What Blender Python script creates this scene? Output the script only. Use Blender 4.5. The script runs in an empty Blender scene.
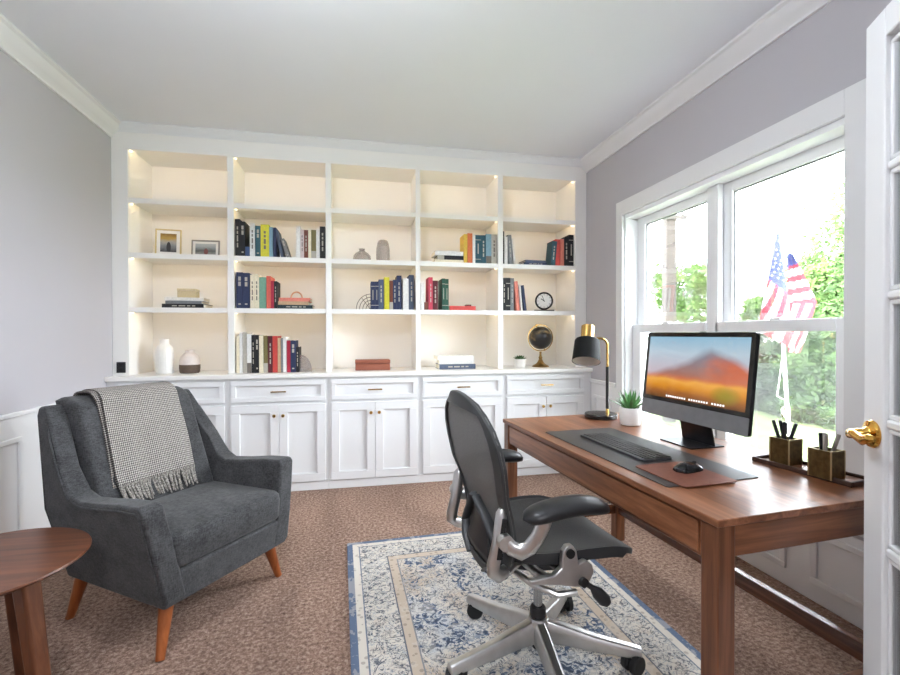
import bpy, bmesh, math, random
from math import pi, sin, cos, radians as RAD
from mathutils import Vector, Matrix, Euler
random.seed(11)
S = bpy.context.scene
COL = S.collection

# ------------------------------------------------------------------ camera, sky, lights, exposure
cam_d = bpy.data.cameras.new('camera'); cam = bpy.data.objects.new('camera', cam_d); COL.objects.link(cam)
cam_d.sensor_width = 36; cam_d.lens = 18.133; cam_d.clip_start = .02; cam_d.clip_end = 300
YAW, PITCH, ROLL = RAD(11.574), RAD(-.454), RAD(-.113)
_f = Vector((sin(YAW)*cos(PITCH), cos(YAW)*cos(PITCH), sin(PITCH)))
_r0 = Vector((cos(YAW), -sin(YAW), 0)); _u0 = _r0.cross(_f)
_r = _r0*cos(ROLL)+_u0*sin(ROLL); _u = -_r0*sin(ROLL)+_u0*cos(ROLL)
M = Matrix((( _r.x,_u.x,-_f.x,0),(_r.y,_u.y,-_f.y,0),(_r.z,_u.z,-_f.z,1.2),(0,0,0,1)))
cam.matrix_world = M
S.camera = cam

W = bpy.data.worlds.new('overcast_sky'); S.world = W; W.use_nodes = True
nt = W.node_tree; bg = nt.nodes['Background']
tc = nt.nodes.new('ShaderNodeTexCoord'); sp = nt.nodes.new('ShaderNodeSeparateXYZ'); rp = nt.nodes.new('ShaderNodeValToRGB')
nt.links.new(tc.outputs['Generated'], sp.inputs[0]); nt.links.new(sp.outputs['Z'], rp.inputs[0]); nt.links.new(rp.outputs[0], bg.inputs[0])
rp.color_ramp.elements[0].position = 0; rp.color_ramp.elements[0].color = (.84,.92,1,1)
rp.color_ramp.elements[1].position = .6; rp.color_ramp.elements[1].color = (.88,.94,1,1)
bg.inputs[1].default_value = 11.0
sun_d = bpy.data.lights.new('sun','SUN'); sun = bpy.data.objects.new('sun', sun_d); COL.objects.link(sun)
sun_d.energy = 4; sun_d.angle = RAD(6); sun_d.color = (1,.97,.9)
sun.rotation_euler = (RAD(20), RAD(-48), 0)      # high behind the house: lights the garden, never the room

def area(name, loc, rot, sx, sy, power, color=(1,1,1), shape='RECTANGLE'):
    d = bpy.data.lights.new(name,'AREA'); o = bpy.data.objects.new(name,d); COL.objects.link(o)
    d.shape = shape; d.size = sx; d.size_y = sy; d.energy = power; d.color = color
    o.location = loc; o.rotation_euler = rot; return o
# daylight through the window opening (sampling portal, adds no light of its own)
pt = area('window_portal', (2.20,2.33,1.27), (0,RAD(90),0), 1.75, 1.75, 1); pt.data.cycles.is_portal = True
# unseen fill added to brighten the room: overhead globe and hall disc
FILL_STRENGTH = 33.0      # glow of the added overhead fill globe, built further down
area('hall_fill', (0,-1.3,2.45), (0,0,0), .8,.8, 22, (.93,.96,1), 'DISK')  # added fill disc behind the camera, not a known hall fixture

S.view_settings.view_transform = 'Standard'
S.view_settings.look = 'None'
S.view_settings.gamma = 1
S.view_settings.use_curve_mapping = False
S.view_settings.exposure = 1.66
S.cycles.max_bounces = 14; S.cycles.diffuse_bounces = 7; S.cycles.glossy_bounces = 4
S.cycles.transmission_bounces = 8; S.cycles.transparent_max_bounces = 16
S.cycles.sample_clamp_indirect = 8

# ------------------------------------------------------------------ colour and material helpers
def lin(c):
    out = []
    for v in c[:3]:
        v /= 255.0
        out.append(v/12.92 if v <= .04045 else ((v+.055)/1.055)**2.4)
    return (out[0],out[1],out[2],1)
class NT:
    def __init__(s, name):
        s.m = bpy.data.materials.new(name); s.m.use_nodes = True
        s.t = s.m.node_tree; s.n = s.t.nodes; s.b = s.n['Principled BSDF']; s.out = s.n['Material Output']
    def node(s, typ, **kw):
        n = s.n.new(typ)
        for k,v in kw.items():
            if k.startswith('i_'):
                key = k[2:]; key = int(key) if key.isdigit() else key.replace('_',' ')
                n.inputs[key].default_value = v
            else: setattr(n,k,v)
        return n
    def link(s,a,b): s.t.links.new(a,b)
    def coord(s, kind='Object', scale=(1,1,1), rot=(0,0,0), loc=(0,0,0)):
        c = s.node('ShaderNodeTexCoord'); m = s.node('ShaderNodeMapping')
        m.inputs['Scale'].default_value = scale; m.inputs['Rotation'].default_value = rot; m.inputs['Location'].default_value = loc
        s.link(c.outputs[kind], m.inputs[0]); return m.outputs[0]
    def noise(s, vec, scale, detail=3, rough=.5, dist=0):
        n = s.node('ShaderNodeTexNoise'); n.inputs['Scale'].default_value = scale; n.inputs['Detail'].default_value = detail
        n.inputs['Roughness'].default_value = rough; n.inputs['Distortion'].default_value = dist
        s.link(vec, n.inputs['Vector']); return n.outputs['Fac']
    def ramp(s, fac, stops, interp='LINEAR'):
        r = s.node('ShaderNodeValToRGB'); e = r.color_ramp; e.interpolation = interp
        while len(e.elements) < len(stops): e.elements.new(.5)
        for el,(p,c) in zip(e.elements, stops): el.position = p; el.color = c
        s.link(fac, r.inputs[0]); return r.outputs[0]
    def math(s, op, a, b=None, c=None, clamp=False):
        n = s.node('ShaderNodeMath', operation=op); n.use_clamp = clamp
        for i,v in enumerate((a,b,c)):
            if v is None: continue
            if isinstance(v,(int,float)): n.inputs[i].default_value = v
            else: s.link(v, n.inputs[i])
        return n.outputs[0]
    def mix(s, fac, a, b):
        n = s.node('ShaderNodeMix', data_type='RGBA')
        for i,v in ((0,fac),(6,a),(7,b)):
            if isinstance(v,(int,float,tuple)): n.inputs[i].default_value = v
            else: s.link(v, n.inputs[i])
        return n.outputs[2]
    def bump(s, h, strength=.3, dist=.01):
        b = s.node('ShaderNodeBump'); b.inputs['Strength'].default_value = strength; b.inputs['Distance'].default_value = dist
        s.link(h, b.inputs['Height']); s.link(b.outputs[0], s.b.inputs['Normal'])
    def base(s, c):
        if isinstance(c,tuple): s.b.inputs['Base Color'].default_value = c
        else: s.link(c, s.b.inputs['Base Color'])
    def set(s, rough=.5, metal=0, spec=.5):
        s.b.inputs['Roughness'].default_value = rough; s.b.inputs['Metallic'].default_value = metal
        s.b.inputs['Specular IOR Level'].default_value = spec; return s.m
G1 = (1,1,1,1); G0 = (0,0,0,1)
def plain(name, rgb, rough=.5, metal=0, spec=.5, var=.06, scale=30):
    t = NT(name); c = lin(rgb)
    f = t.noise(t.coord(), scale, 3)
    d = tuple(x*(1-var) for x in c[:3])+(1,); l = tuple(min(1,x*(1+var)) for x in c[:3])+(1,)
    t.base(t.ramp(f, [(.3,d),(.7,l)])); return t.set(rough,metal,spec)
def painted(name, rgb, rough=.5, bump=.03, scale=180):
    t = NT(name); v = t.coord(); f = t.noise(v, 2.2, 2); c = lin(rgb)
    d = tuple(x*.985 for x in c[:3])+(1,)
    t.base(t.ramp(f, [(.3,d),(.7,c)])); t.bump(t.noise(v,scale,2), bump, .002); return t.set(rough,0,.35)
def wood(name, dark, mid, light, axis='X', rough=.35, sc=1.0, spec=.5):
    t = NT(name); lo, hi = 1.3*sc, 20*sc
    s = {'X':(lo,hi,hi),'Y':(hi,lo,hi),'Z':(hi,hi,lo)}[axis]
    v = t.coord(scale=s)
    f1 = t.noise(v, 1.0, 6, .62, 1.1); f2 = t.noise(v, 5.5, 3, .6)
    big = {'X':(.5,5,5),'Y':(5,.5,5),'Z':(5,5,.5)}[axis]
    f3 = t.noise(t.coord(scale=big), 1.0, 2)
    f = t.math('ADD', t.math('MULTIPLY',f1,.62), t.math('ADD', t.math('MULTIPLY',f2,.16), t.math('MULTIPLY',f3,.26)))
    t.base(t.ramp(f, [(.36,lin(dark)),(.5,lin(mid)),(.66,lin(light))]))
    t.bump(f2, .015, .001); return t.set(rough,0,spec)
def fabric(name, rgb, rgb2, scale=420, rough=.95, bump=.35):
    t = NT(name); v = t.coord()
    a = t.noise(t.coord(scale=(1,1,5)), scale*.35, 2); b = t.noise(t.coord(scale=(5,5,1)), scale*.35, 2); w = t.noise(v, 14, 3)
    f = t.math('ADD', t.math('MULTIPLY', t.math('ADD',a,b), .36), t.math('MULTIPLY', w, .28))
    t.base(t.ramp(f, [(.38,lin(rgb)),(.62,lin(rgb2))])); t.bump(f, bump, .003)
    t.b.inputs['Sheen Weight'].default_value = .15
    return t.set(rough,0,.2)
def glassy(name, tint=(1,1,1,1), mixf=.1, rough=.02):
    t = NT(name); tr = t.node('ShaderNodeBsdfTransparent'); tr.inputs[0].default_value = tint
    gl = t.node('ShaderNodeBsdfGlossy'); gl.inputs['Roughness'].default_value = rough
    fr = t.node('ShaderNodeFresnel'); fr.inputs[0].default_value = 1.45
    mx = t.node('ShaderNodeMixShader'); f = t.math('MULTIPLY', fr.outputs[0], mixf*6, clamp=True)
    t.link(f, mx.inputs[0]); t.link(tr.outputs[0], mx.inputs[1]); t.link(gl.outputs[0], mx.inputs[2])
    t.link(mx.outputs[0], t.out.inputs[0]); return t.m
def emit(name, rgb, strength):
    t = NT(name); t.base(lin(rgb)); t.b.inputs['Emission Color'].default_value = lin(rgb); t.b.inputs['Emission Strength'].default_value = strength
    return t.m

# ------------------------------------------------------------------ mesh helpers
class MB:
    def __init__(s): s.v=[]; s.f=[]; s.fm=[]; s.uv={}
    def add(s, vs, fs, m=0):
        o = len(s.v); s.v += [tuple(x) for x in vs]
        for f in fs: s.f.append([i+o for i in f]); s.fm.append(m)
        return o
    def box(s, x0,x1,y0,y1,z0,z1, m=0, T=None):
        vs = [Vector(p) for p in ((x0,y0,z0),(x1,y0,z0),(x1,y1,z0),(x0,y1,z0),(x0,y0,z1),(x1,y0,z1),(x1,y1,z1),(x0,y1,z1))]
        if T is not None: vs = [T@p for p in vs]
        s.add(vs, [(0,3,2,1),(4,5,6,7),(0,1,5,4),(1,2,6,5),(2,3,7,6),(3,0,4,7)], m); return s
    def loft(s, rings, caps=True, m=0, closed=True):
        n = len(rings[0]); o = len(s.v); s.v += [tuple(p) for r in rings for p in r]
        for i in range(len(rings)-1):
            for j in range(n if closed else n-1):
                k = (j+1)%n; s.f.append([o+i*n+j,o+i*n+k,o+(i+1)*n+k,o+(i+1)*n+j]); s.fm.append(m)
        if caps:
            s.f.append([o+j for j in range(n)][::-1]); s.fm.append(m)
            e = o+(len(rings)-1)*n; s.f.append([e+j for j in range(n)]); s.fm.append(m)
        return s
    def lathe(s, prof, n=32, c=(0,0,0), m=0, T=None, caps=True):
        rings = []
        for r,z in prof:
            ring = [Vector((max(r,1e-4)*cos(2*pi*k/n), max(r,1e-4)*sin(2*pi*k/n), z)) for k in range(n)]
            if T is not None: ring = [T@p for p in ring]
            rings.append([p+Vector(c) for p in ring])
        return s.loft(rings, caps, m)
    def cyl(s, p0, p1, r0, r1=None, n=16, m=0): return s.tube([p0,p1],[r0,r1 if r1 is not None else r0],n,m)
    def tube(s, pts, rad, n=12, m=0, ell=None, up=None, caps=True):
        pts = [Vector(p) for p in pts]
        if not isinstance(rad,(list,tuple)): rad = [rad]*len(pts)
        rings = []; prev = Vector(up) if up else None
        for i,p in enumerate(pts):
            t = (pts[min(i+1,len(pts)-1)]-pts[max(i-1,0)]).normalized()
            if prev is None: prev = Vector((0,0,1)) if abs(t.z)<.9 else Vector((1,0,0))
            a = (prev - t*prev.dot(t)).normalized(); b = t.cross(a); prev = a
            ea,eb = ell if ell else (1,1)
            rings.append([p + a*cos(2*pi*k/n)*rad[i]*ea + b*sin(2*pi*k/n)*rad[i]*eb for k in range(n)])
        return s.loft(rings, caps, m)
    def ring(s, c, R, r, axis='Z', n=48, k=10, m=0, T=None):
        o = len(s.v)
        for i in range(n):
            a = 2*pi*i/n
            for j in range(k):
                b = 2*pi*j/k; p = Vector(((R+r*cos(b))*cos(a),(R+r*cos(b))*sin(a),r*sin(b)))
                if axis=='Y': p = Vector((p.x,p.z,p.y))
                if axis=='X': p = Vector((p.z,p.x,p.y))
                if T is not None: p = T@p
                s.v.append(tuple(p+Vector(c)))
        for i in range(n):
            for j in range(k):
                s.f.append([o+i*k+j,o+((i+1)%n)*k+j,o+((i+1)%n)*k+(j+1)%k,o+i*k+(j+1)%k]); s.fm.append(m)
        return s
    def prism(s, outline, h0, h1, plane='XY', m=0, T=None):
        """outline of 2-D points extruded from h0 to h1 along the third axis"""
        def P(u,w,h): return {'XY':Vector((u,w,h)),'XZ':Vector((u,h,w)),'YZ':Vector((h,u,w))}[plane]
        r0 = [P(u,w,h0) for u,w in outline]; r1 = [P(u,w,h1) for u,w in outline]
        if T is not None: r0=[T@p for p in r0]; r1=[T@p for p in r1]
        return s.loft([r0,r1],True,m)
    def grid(s, fn, nu, nv, m=0, closeu=False):
        o = len(s.v)
        for j in range(nv+1):
            for i in range(nu+1): s.v.append(tuple(fn(i/nu,j/nv)))
        for j in range(nv):
            for i in range(nu):
                f = [o+j*(nu+1)+i,o+j*(nu+1)+i+1,o+(j+1)*(nu+1)+i+1,o+(j+1)*(nu+1)+i]
                s.uv[len(s.f)] = [(i/nu,j/nv),((i+1)/nu,j/nv),((i+1)/nu,(j+1)/nv),(i/nu,(j+1)/nv)]
                s.f.append(f); s.fm.append(m)
        return s
    def sphere(s, c, rx, ry=None, rz=None, n=24, k=14, m=0):
        ry = ry or rx; rz = rz or rx
        prof = [(sin(pi*i/k), -cos(pi*i/k)) for i in range(k+1)]
        rings = [[Vector((c[0]+rx*max(r,1e-3)*cos(2*pi*j/n), c[1]+ry*max(r,1e-3)*sin(2*pi*j/n), c[2]+rz*z)) for j in range(n)] for r,z in prof]
        return s.loft(rings, True, m)
    def build(s, name, mats, parent=None, smooth=True, bevel=0, seg=2, ang=35, solid=0, sub=0, fixn=True):
        me = bpy.data.meshes.new(name); me.from_pydata(s.v, [], s.f); 
        if not isinstance(mats,(list,tuple)): mats=[mats]
        for mt in mats: me.materials.append(mt)
        for p,k in zip(me.polygons, s.fm): p.material_index = k
        if s.uv:
            ul = me.uv_layers.new(name='UVMap')
            for fi,uvs in s.uv.items():
                for li,uv in zip(me.polygons[fi].loop_indices, uvs): ul.data[li].uv = uv
        if fixn:
            bm = bmesh.new(); bm.from_mesh(me); bmesh.ops.recalc_face_normals(bm, faces=bm.faces); bm.to_mesh(me); bm.free()
        me.update()
        o = bpy.data.objects.new(name, me); COL.objects.link(o)
        if parent: o.parent = parent
        if solid:
            md = o.modifiers.new('solid','SOLIDIFY'); md.thickness = solid; md.offset = 0
        if bevel:
            md = o.modifiers.new('bevel','BEVEL'); md.width = bevel; md.segments = seg; md.limit_method='ANGLE'; md.angle_limit = RAD(40)
        if sub:
            md = o.modifiers.new('sub','SUBSURF'); md.levels = sub; md.render_levels = sub
        if smooth:
            me.shade_smooth(); me.set_sharp_from_angle(angle=RAD(ang))
            if bevel: md = o.modifiers.new('wn','WEIGHTED_NORMAL'); md.keep_sharp = True
        return o
def tag(o, label, cat, group=None, kind=None):
    o['label'] = label; o['category'] = cat
    if group: o['group'] = group
    if kind: o['kind'] = kind
    return o
def thing(name, label, cat, loc=(0,0,0), rz=0, group=None):
    o = bpy.data.objects.new(name, None); o.empty_display_size = .1; COL.objects.link(o)
    o.location = loc; o.rotation_euler = (0,0,rz); return tag(o,label,cat,group)
def struct(o, label=None):
    o['kind'] = 'structure'
    if label: o['label'] = label
    return o
def copy_tree(o, parent=None):
    c = o.copy(); COL.objects.link(c)
    if parent: c.parent = parent
    for ch in list(o.children): copy_tree(ch, c)
    return c
def rrect(w, h, r, n=5, cx=0, cy=0):
    pts=[]
    for (sx,sy,a0) in ((1,1,0),(-1,1,90),(-1,-1,180),(1,-1,270)):
        for k in range(n+1):
            a = RAD(a0+90*k/n); pts.append((cx+sx*(w/2-r)+r*cos(a), cy+sy*(h/2-r)+r*sin(a)))
    return pts
def rotz(a): return Matrix.Rotation(a,4,'Z')

# ------------------------------------------------------------------ materials
M_wall  = painted('lavender_grey_wall_paint', (189,186,190), .6, .03)
M_white = painted('white_satin_paint', (231,231,231), .38, .01)
M_ceil  = painted('ceiling_white_paint', (233,235,240), .75, .04)
M_shelf = painted('bookcase_white_paint', (240,238,234), .4, .01)
M_vinyl = painted('window_white_vinyl', (240,241,242), .35, .005)
M_walnutX = wood('walnut_grain_x', (74,43,27),(112,69,45),(150,98,67),'X',.30)
M_walnutY = wood('walnut_grain_y', (74,43,27),(118,73,48),(158,106,74),'Y',.30)
M_walnutZ = wood('walnut_grain_z', (70,40,25),(108,66,43),(140,90,61),'Z',.34)
M_railX = wood('polished_rail_walnut_x', (62,36,23),(92,56,37),(120,76,52),'X',.14)
M_railY = wood('polished_rail_walnut_y', (62,36,23),(92,56,37),(120,76,52),'Y',.14)
M_tableX = wood('side_table_walnut_x', (62,34,20),(98,57,36),(128,80,52),'X',.32)
M_tableZ = wood('side_table_walnut_z', (62,34,20),(95,55,35),(122,75,48),'Z',.35)
M_chairleg = wood('chair_leg_oak_stain', (112,56,24),(146,78,36),(172,98,50),'Z',.35)
M_fab = fabric('charcoal_tweed', (42,42,43),(82,82,83), 170)
M_brass = plain('brushed_brass', (205,165,95), .25, 1, .5, .05, 60)
M_brassdoor = plain('polished_brass', (220,170,80), .14, 1, .5, .03)
M_antique = plain('antique_brass', (150,120,72), .35, 1, .5, .15, 40)
M_black = plain('black_plastic', (26,26,28), .42)
M_blackm = plain('black_metal', (20,20,21), .35, .2)
M_rub = plain('black_rubber', (22,22,23), .6)
M_alu = plain('polished_aluminium', (206,205,203), .33, 1, .5, .06, 25)
M_steel = plain('steel_gray', (170,172,175), .22, 1)
M_iron = plain('dark_iron', (70,66,62), .5, .6)
M_glass = glassy('window_glass', (1,1,1,1), .10)
M_doorglass = glassy('door_glass', (.96,.97,.97,1), .14)
M_page = plain('book_page_paper', (232,224,206), .85, 0, .2, .05, 200)
M_ceramic = plain('white_ceramic', (232,230,226), .35, 0, .5, .03)
M_brownglaze = plain('brown_glaze', (92,76,64), .55, 0, .4, .1, 60)
M_leaf = plain('succulent_leaf', (88,138,80), .45, 0, .4, .25, 30)
M_leaf2 = plain('dark_succulent_leaf', (60,96,52), .45, 0, .4, .25, 40)
M_soil = plain('potting_soil', (52,40,32), .95)
M_emit_led = emit('led_warm_strip', (255,230,186), 5.2)
M_puck = emit('led_warm_puck', (255,232,190), 1.6)

def mat_carpet():
    t = NT('brown_carpet'); v = t.coord()
    fine = t.noise(v, 240, 3, .7); mid = t.noise(v, 62, 3, .7); big = t.noise(t.coord(scale=(1.6,.7,1)), 1.4, 3, .5, .6)
    f = t.math('ADD', t.math('MULTIPLY', fine, .38), t.math('MULTIPLY', mid, .62))
    c = t.ramp(f, [(.34,lin(( 86,68,58))),(.5,lin((154,126,111))),(.66,lin((206,182,165)))])
    tint = t.ramp(big, [(.36,(.80,.79,.79,1)),(.62,(1.08,1.07,1.06,1))])
    m = t.node('ShaderNodeMix', data_type='RGBA', blend_type='MULTIPLY'); m.inputs[0].default_value = 1
    t.link(c, m.inputs[6]); t.link(tint, m.inputs[7]); t.base(m.outputs[2])
    t.bump(f, .9, .012); return t.set(1.0,0,.1)
M_carpet = mat_carpet()
def mat_rug(hx, hy):
    t = NT('blue_cream_rug_weave'); v = t.coord(); sx = t.node('ShaderNodeSeparateXYZ'); t.link(v, sx.inputs[0])
    ax = t.math('ABSOLUTE', sx.outputs[0]); ay = t.math('ABSOLUTE', sx.outputs[1])
    d = t.math('MINIMUM', t.math('SUBTRACT', hx, ax), t.math('SUBTRACT', hy, ay))
    cream = lin((214,207,196)); beige = lin((198,182,164)); blue = lin((100,113,136)); dk = lin((72,80,96)); grey=lin((158,164,172))
    n1 = t.noise(v, 15, 4, .62, 1.6); n2 = t.noise(v, 30, 2, .5, 1.8); n3 = t.noise(v, 3.2, 2, .5, .6); n4 = t.noise(v, 62, 2, .6, 1.0)
    # floral tracery: thin contour lines and blots
    l1 = t.math('LESS_THAN', t.math('ABSOLUTE', t.math('SUBTRACT', n1, .5)), .016)
    l2 = t.math('LESS_THAN', t.math('ABSOLUTE', t.math('SUBTRACT', n2, .5)), .026)
    bl = t.math('GREATER_THAN', n2, .595); bl2 = t.math('GREATER_THAN', n4, .66)
    vo = t.node('ShaderNodeTexVoronoi'); vo.inputs['Scale'].default_value = 11; t.link(v, vo.inputs['Vector'])
    ros = t.math('MULTIPLY', t.math('LESS_THAN', vo.outputs['Distance'], .34), t.math('GREATER_THAN', n2, .46))
    field = t.ramp(n3, [(.38,beige),(.5,cream),(.66,lin((200,203,206)))])
    bluezone = t.math('GREATER_THAN', t.noise(v, 4.2, 3, .6, 1.2), .53)
    field = t.mix(t.math('MULTIPLY', bluezone, t.math('GREATER_THAN', n2, .50)), field, blue)
    field = t.mix(t.math('MULTIPLY', ros, .55), field, grey)
    field = t.mix(t.math('MULTIPLY', l1, .85), field, dk)
    field = t.mix(t.math('MULTIPLY', l2, .65), field, grey)
    field = t.mix(t.math('MULTIPLY', bl, .8), field, dk)
    bord = t.mix(t.math('MULTIPLY', l2, .7), cream, grey)
    bord = t.mix(t.math('MULTIPLY', ros, .45), bord, beige)
    bord = t.mix(t.math('MULTIPLY', l1, .9), bord, dk)
    bord = t.mix(t.math('MULTIPLY', bl, .8), bord, dk)
    ck = t.node('ShaderNodeTexVoronoi'); ck.inputs['Scale'].default_value = 36; t.link(v, ck.inputs['Vector'])
    dots = t.math('LESS_THAN', ck.outputs['Distance'], .3)
    guard = t.mix(t.math('MULTIPLY', dots, .6), cream, lin((150,140,132)))
    guard2 = t.mix(t.math('MULTIPLY', dots, .6), beige, lin((140,128,118)))
    edge = t.mix(t.math('MULTIPLY', bl2, .6), lin((100,113,136)), grey)
    def step(x): return t.math('GREATER_THAN', d, x)
    c = edge
    for x,nx in ((.030,guard),(.062,lin((120,128,140))),(.068,bord),(.205,lin((110,112,120))),(.211,guard2),(.252,lin((140,140,144))),(.258,field)):
        c = t.mix(step(x), c, nx)
    wear = t.noise(v, 7, 4, .7)
    c = t.mix(t.math('MULTIPLY', t.math('GREATER_THAN', wear, .56), .3), c, cream)
    t.base(c); t.bump(t.noise(v,300,2), .5, .003); return t.set(1.0,0,.1)
def mat_throw():
    t = NT('grey_white_knit'); c = t.node('ShaderNodeTexCoord'); m = t.node('ShaderNodeMapping'); t.link(c.outputs['UV'], m.inputs[0])
    m.inputs['Scale'].default_value = (46,92,1)
    s = t.node('ShaderNodeSeparateXYZ'); t.link(m.outputs[0], s.inputs[0])
    a = t.math('SINE', t.math('MULTIPLY', t.math('ADD', s.outputs[0], s.outputs[1]), pi)); b = t.math('SINE', t.math('MULTIPLY', t.math('SUBTRACT', s.outputs[0], s.outputs[1]), pi))
    p = t.math('ADD', t.math('MULTIPLY', t.math('MULTIPLY', a, b), .5), .5)
    n = t.noise(m.outputs[0], .8, 3)
    f = t.math('ADD', t.math('MULTIPLY', p, .7), t.math('MULTIPLY', n, .3))
    t.base(t.ramp(f, [(.30,lin((74,70,68))),(.5,lin((146,140,134))),(.68,lin((200,193,185)))]))
    t.bump(p, .8, .006); return t.set(.98,0,.1)
def mat_yarn():
    t = NT('grey_yarn'); f = t.noise(t.coord(), 160, 3)
    t.base(t.ramp(f, [(.35,lin((92,88,84))),(.65,lin((172,166,158)))])); return t.set(1,0,.1)
def mat_mesh(name, rgb, rgb2, alpha):
    t = NT(name); v = t.coord(); c = t.ramp(t.noise(v, 500, 2), [(.4,lin(rgb)),(.6,lin(rgb2))]); t.base(c)
    tr = t.node('ShaderNodeBsdfTransparent'); mx = t.node('ShaderNodeMixShader'); mx.inputs[0].default_value = alpha
    t.link(tr.outputs[0], mx.inputs[1]); t.link(t.b.outputs[0], mx.inputs[2]); t.link(mx.outputs[0], t.out.inputs[0])
    return t.set(.55,0,.4)
M_pellicle = mat_mesh('graphite_seat_mesh', (54,54,54),(76,76,75), .985)
M_backmesh = mat_mesh('graphite_back_mesh', (98,98,97),(122,122,120), .80)
M_screenmesh = mat_mesh('insect_screen', (120,122,124),(136,138,138), .30)

# ------------------------------------------------------------------ room shell
XL, XR, YB, YF, YH, ZC = -1.742, 2.003, 4.14, .27, -3.0, 2.73
def sbox(name, b, mat, label=None, **kw):
    return struct(MB().box(*b).build(name, mat, **kw), label)
sbox('floor', (XL-.12,XR+.2,YH,YB+.12,-.12,0), M_carpet, 'brown carpeted floor', smooth=False)
sbox('ceiling', (XL-.12,XR+.2,YH,YB+.12,ZC,ZC+.12), M_ceil, 'flat white ceiling', smooth=False)
sbox('wall_left', (XL-.12,XL,YH,YB+.12,0,ZC), M_wall, 'pale lavender grey wall on the left', smooth=False)
sbox('wall_back', (XL,XR,YB,YB+.12,0,ZC), M_wall, smooth=False)
WY0,WY1,WZ0,WZ1 = 1.52,3.13,.44,2.105           # window opening in the right wall
m = MB(); m.box(XR,XR+.2,YH,WY0,0,ZC).box(XR,XR+.2,WY1,YB+.12,0,ZC).box(XR,XR+.2,WY0,WY1,0,WZ0).box(XR,XR+.2,WY0,WY1,WZ1,ZC)
struct(m.build('wall_right', M_wall, smooth=False), 'pale lavender grey wall around the window')
m = MB(); m.box(XL,-.62,YF-.12,YF,0,ZC).box(.915,XR,YF-.12,YF,0,ZC).box(-.62,.915,YF-.12,YF,2.02,ZC)
struct(m.build('wall_front', M_wall, smooth=False), 'wall around the doorway')
sbox('wall_hall', (XL,XR,YH-.12,YH,0,ZC), M_wall, smooth=False)

# crown moulding along left wall, right wall (stepped cove profile)
def crown_profile():
    return [(0,0),(.085,0),(.085,-.014),(.070,-.022),(.058,-.045),(.040,-.066),(.022,-.080),(.014,-.092),(.014,-.104),(0,-.104)]
m = MB(); P = crown_profile()
m.loft([[Vector((XL+a, y, ZC+b)) for a,b in P] for y in (YF, 3.735)])
struct(m.build('trim_1', M_white, ang=25), 'white crown moulding on the left wall')
m = MB(); m.loft([[Vector((XR-a, y, ZC+b)) for a,b in P] for y in (YF, 3.735)])
struct(m.build('trim_2', M_white, ang=25), 'white crown moulding on the right wall')
m = MB(); m.loft([[Vector((x, 3.716-a*.6, ZC+b*.55)) for a,b in P] for x in (XL+.001, XR-.001)])
struct(m.build('trim_3', M_white, ang=25), 'white crown moulding above the bookcase')

# wainscot: white lower wall, cap rail, picture-frame panels
def frame_panel(mb, side, y0, y1, z0, z1, w=.028, t=.012):
    x0,x1 = (XL+.008, XL+.008+t) if side=='L' else (XR-.008-t, XR-.008)
    mb.box(x0,x1,y0,y1,z1-w,z1).box(x0,x1,y0,y1,z0,z0+w).box(x0,x1,y0,y0+w,z0+w,z1-w).box(x0,x1,y1-w,y1,z0+w,z1-w)
m = MB(); m.box(XL,XL+.008,YF,3.62,0,.80)
frame_panel(m,'L',.4,1.55,.16,.67); frame_panel(m,'L',1.68,2.78,.16,.67); frame_panel(m,'L',3.06,3.5,.16,.67)
struct(m.build('trim_4', M_white, bevel=.004), 'white wainscot with frame moulding on the left wall')
m = MB(); m.box(XL,XL+.022,YF,3.62,.775,.80)
struct(m.build('trim_5', M_white, bevel=.005), 'white cap rail on the left wall')
m = MB(); m.box(XR-.008,XR,3.226,3.62,0,.79).box(XR-.008,XR,YF,1.43,0,.79).box(XR-.008,XR,1.43,3.226,0,.36)
frame_panel(m,'R',3.30,3.56,.10,.68); frame_panel(m,'R',1.78,2.75,.085,.325); frame_panel(m,'R',.45,1.66,.085,.325)
struct(m.build('trim_6', M_white, bevel=.004), 'white wainscot with frame moulding below the window')
m = MB(); m.box(XR-.022,XR,3.226,3.62,.775,.81).box(XR-.022,XR,YF,1.43,.775,.81)
struct(m.build('trim_7', M_white, bevel=.005), 'white cap rail on the right wall')

# window: casing, stool, two double-hung units
cs = MB(); CW=.10
cs.box(XR-.022,XR+.001,WY0-.09,WY0,.38,2.213).box(XR-.022,XR+.001,WY1,3.212,.38,2.213).box(XR-.022,XR+.001,WY0,WY1,WZ1,2.213)
cs.box(XR-.022,XR+.001,WY0,WY1,.38,WZ0-.02).box(XR-.045,XR+.11,WY0-.02,WY1+.02,WZ0-.02,WZ0)
struct(cs.build('trim_8', M_white, bevel=.003), 'wide white casing around the double window')
jb = MB(); X0,X1 = XR+.001, XR+.19
jb.box(X0,X1,WY0,WY0+.012,WZ0,WZ1).box(X0,X1,WY1-.012,WY1,WZ0,WZ1).box(X0,X1,WY0+.012,WY1-.012,WZ1-.03,WZ1).box(X0,X1,WY0+.012,WY1-.012,WZ0,WZ0+.02)
struct(jb.build('trim_9', M_vinyl, bevel=.002), 'white window jamb lining')
ML, MR = 2.385, 2.305      # centre mullion
mu = MB(); mu.box(XR+.075,X1,MR,ML,WZ0+.02,WZ1-.03); mu.box(XR+.062,XR+.10,MR-.022,MR,WZ0+.02,WZ1-.03)
struct(mu.build('trim_10', M_vinyl, bevel=.003), 'white mullion between the two windows')
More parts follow.
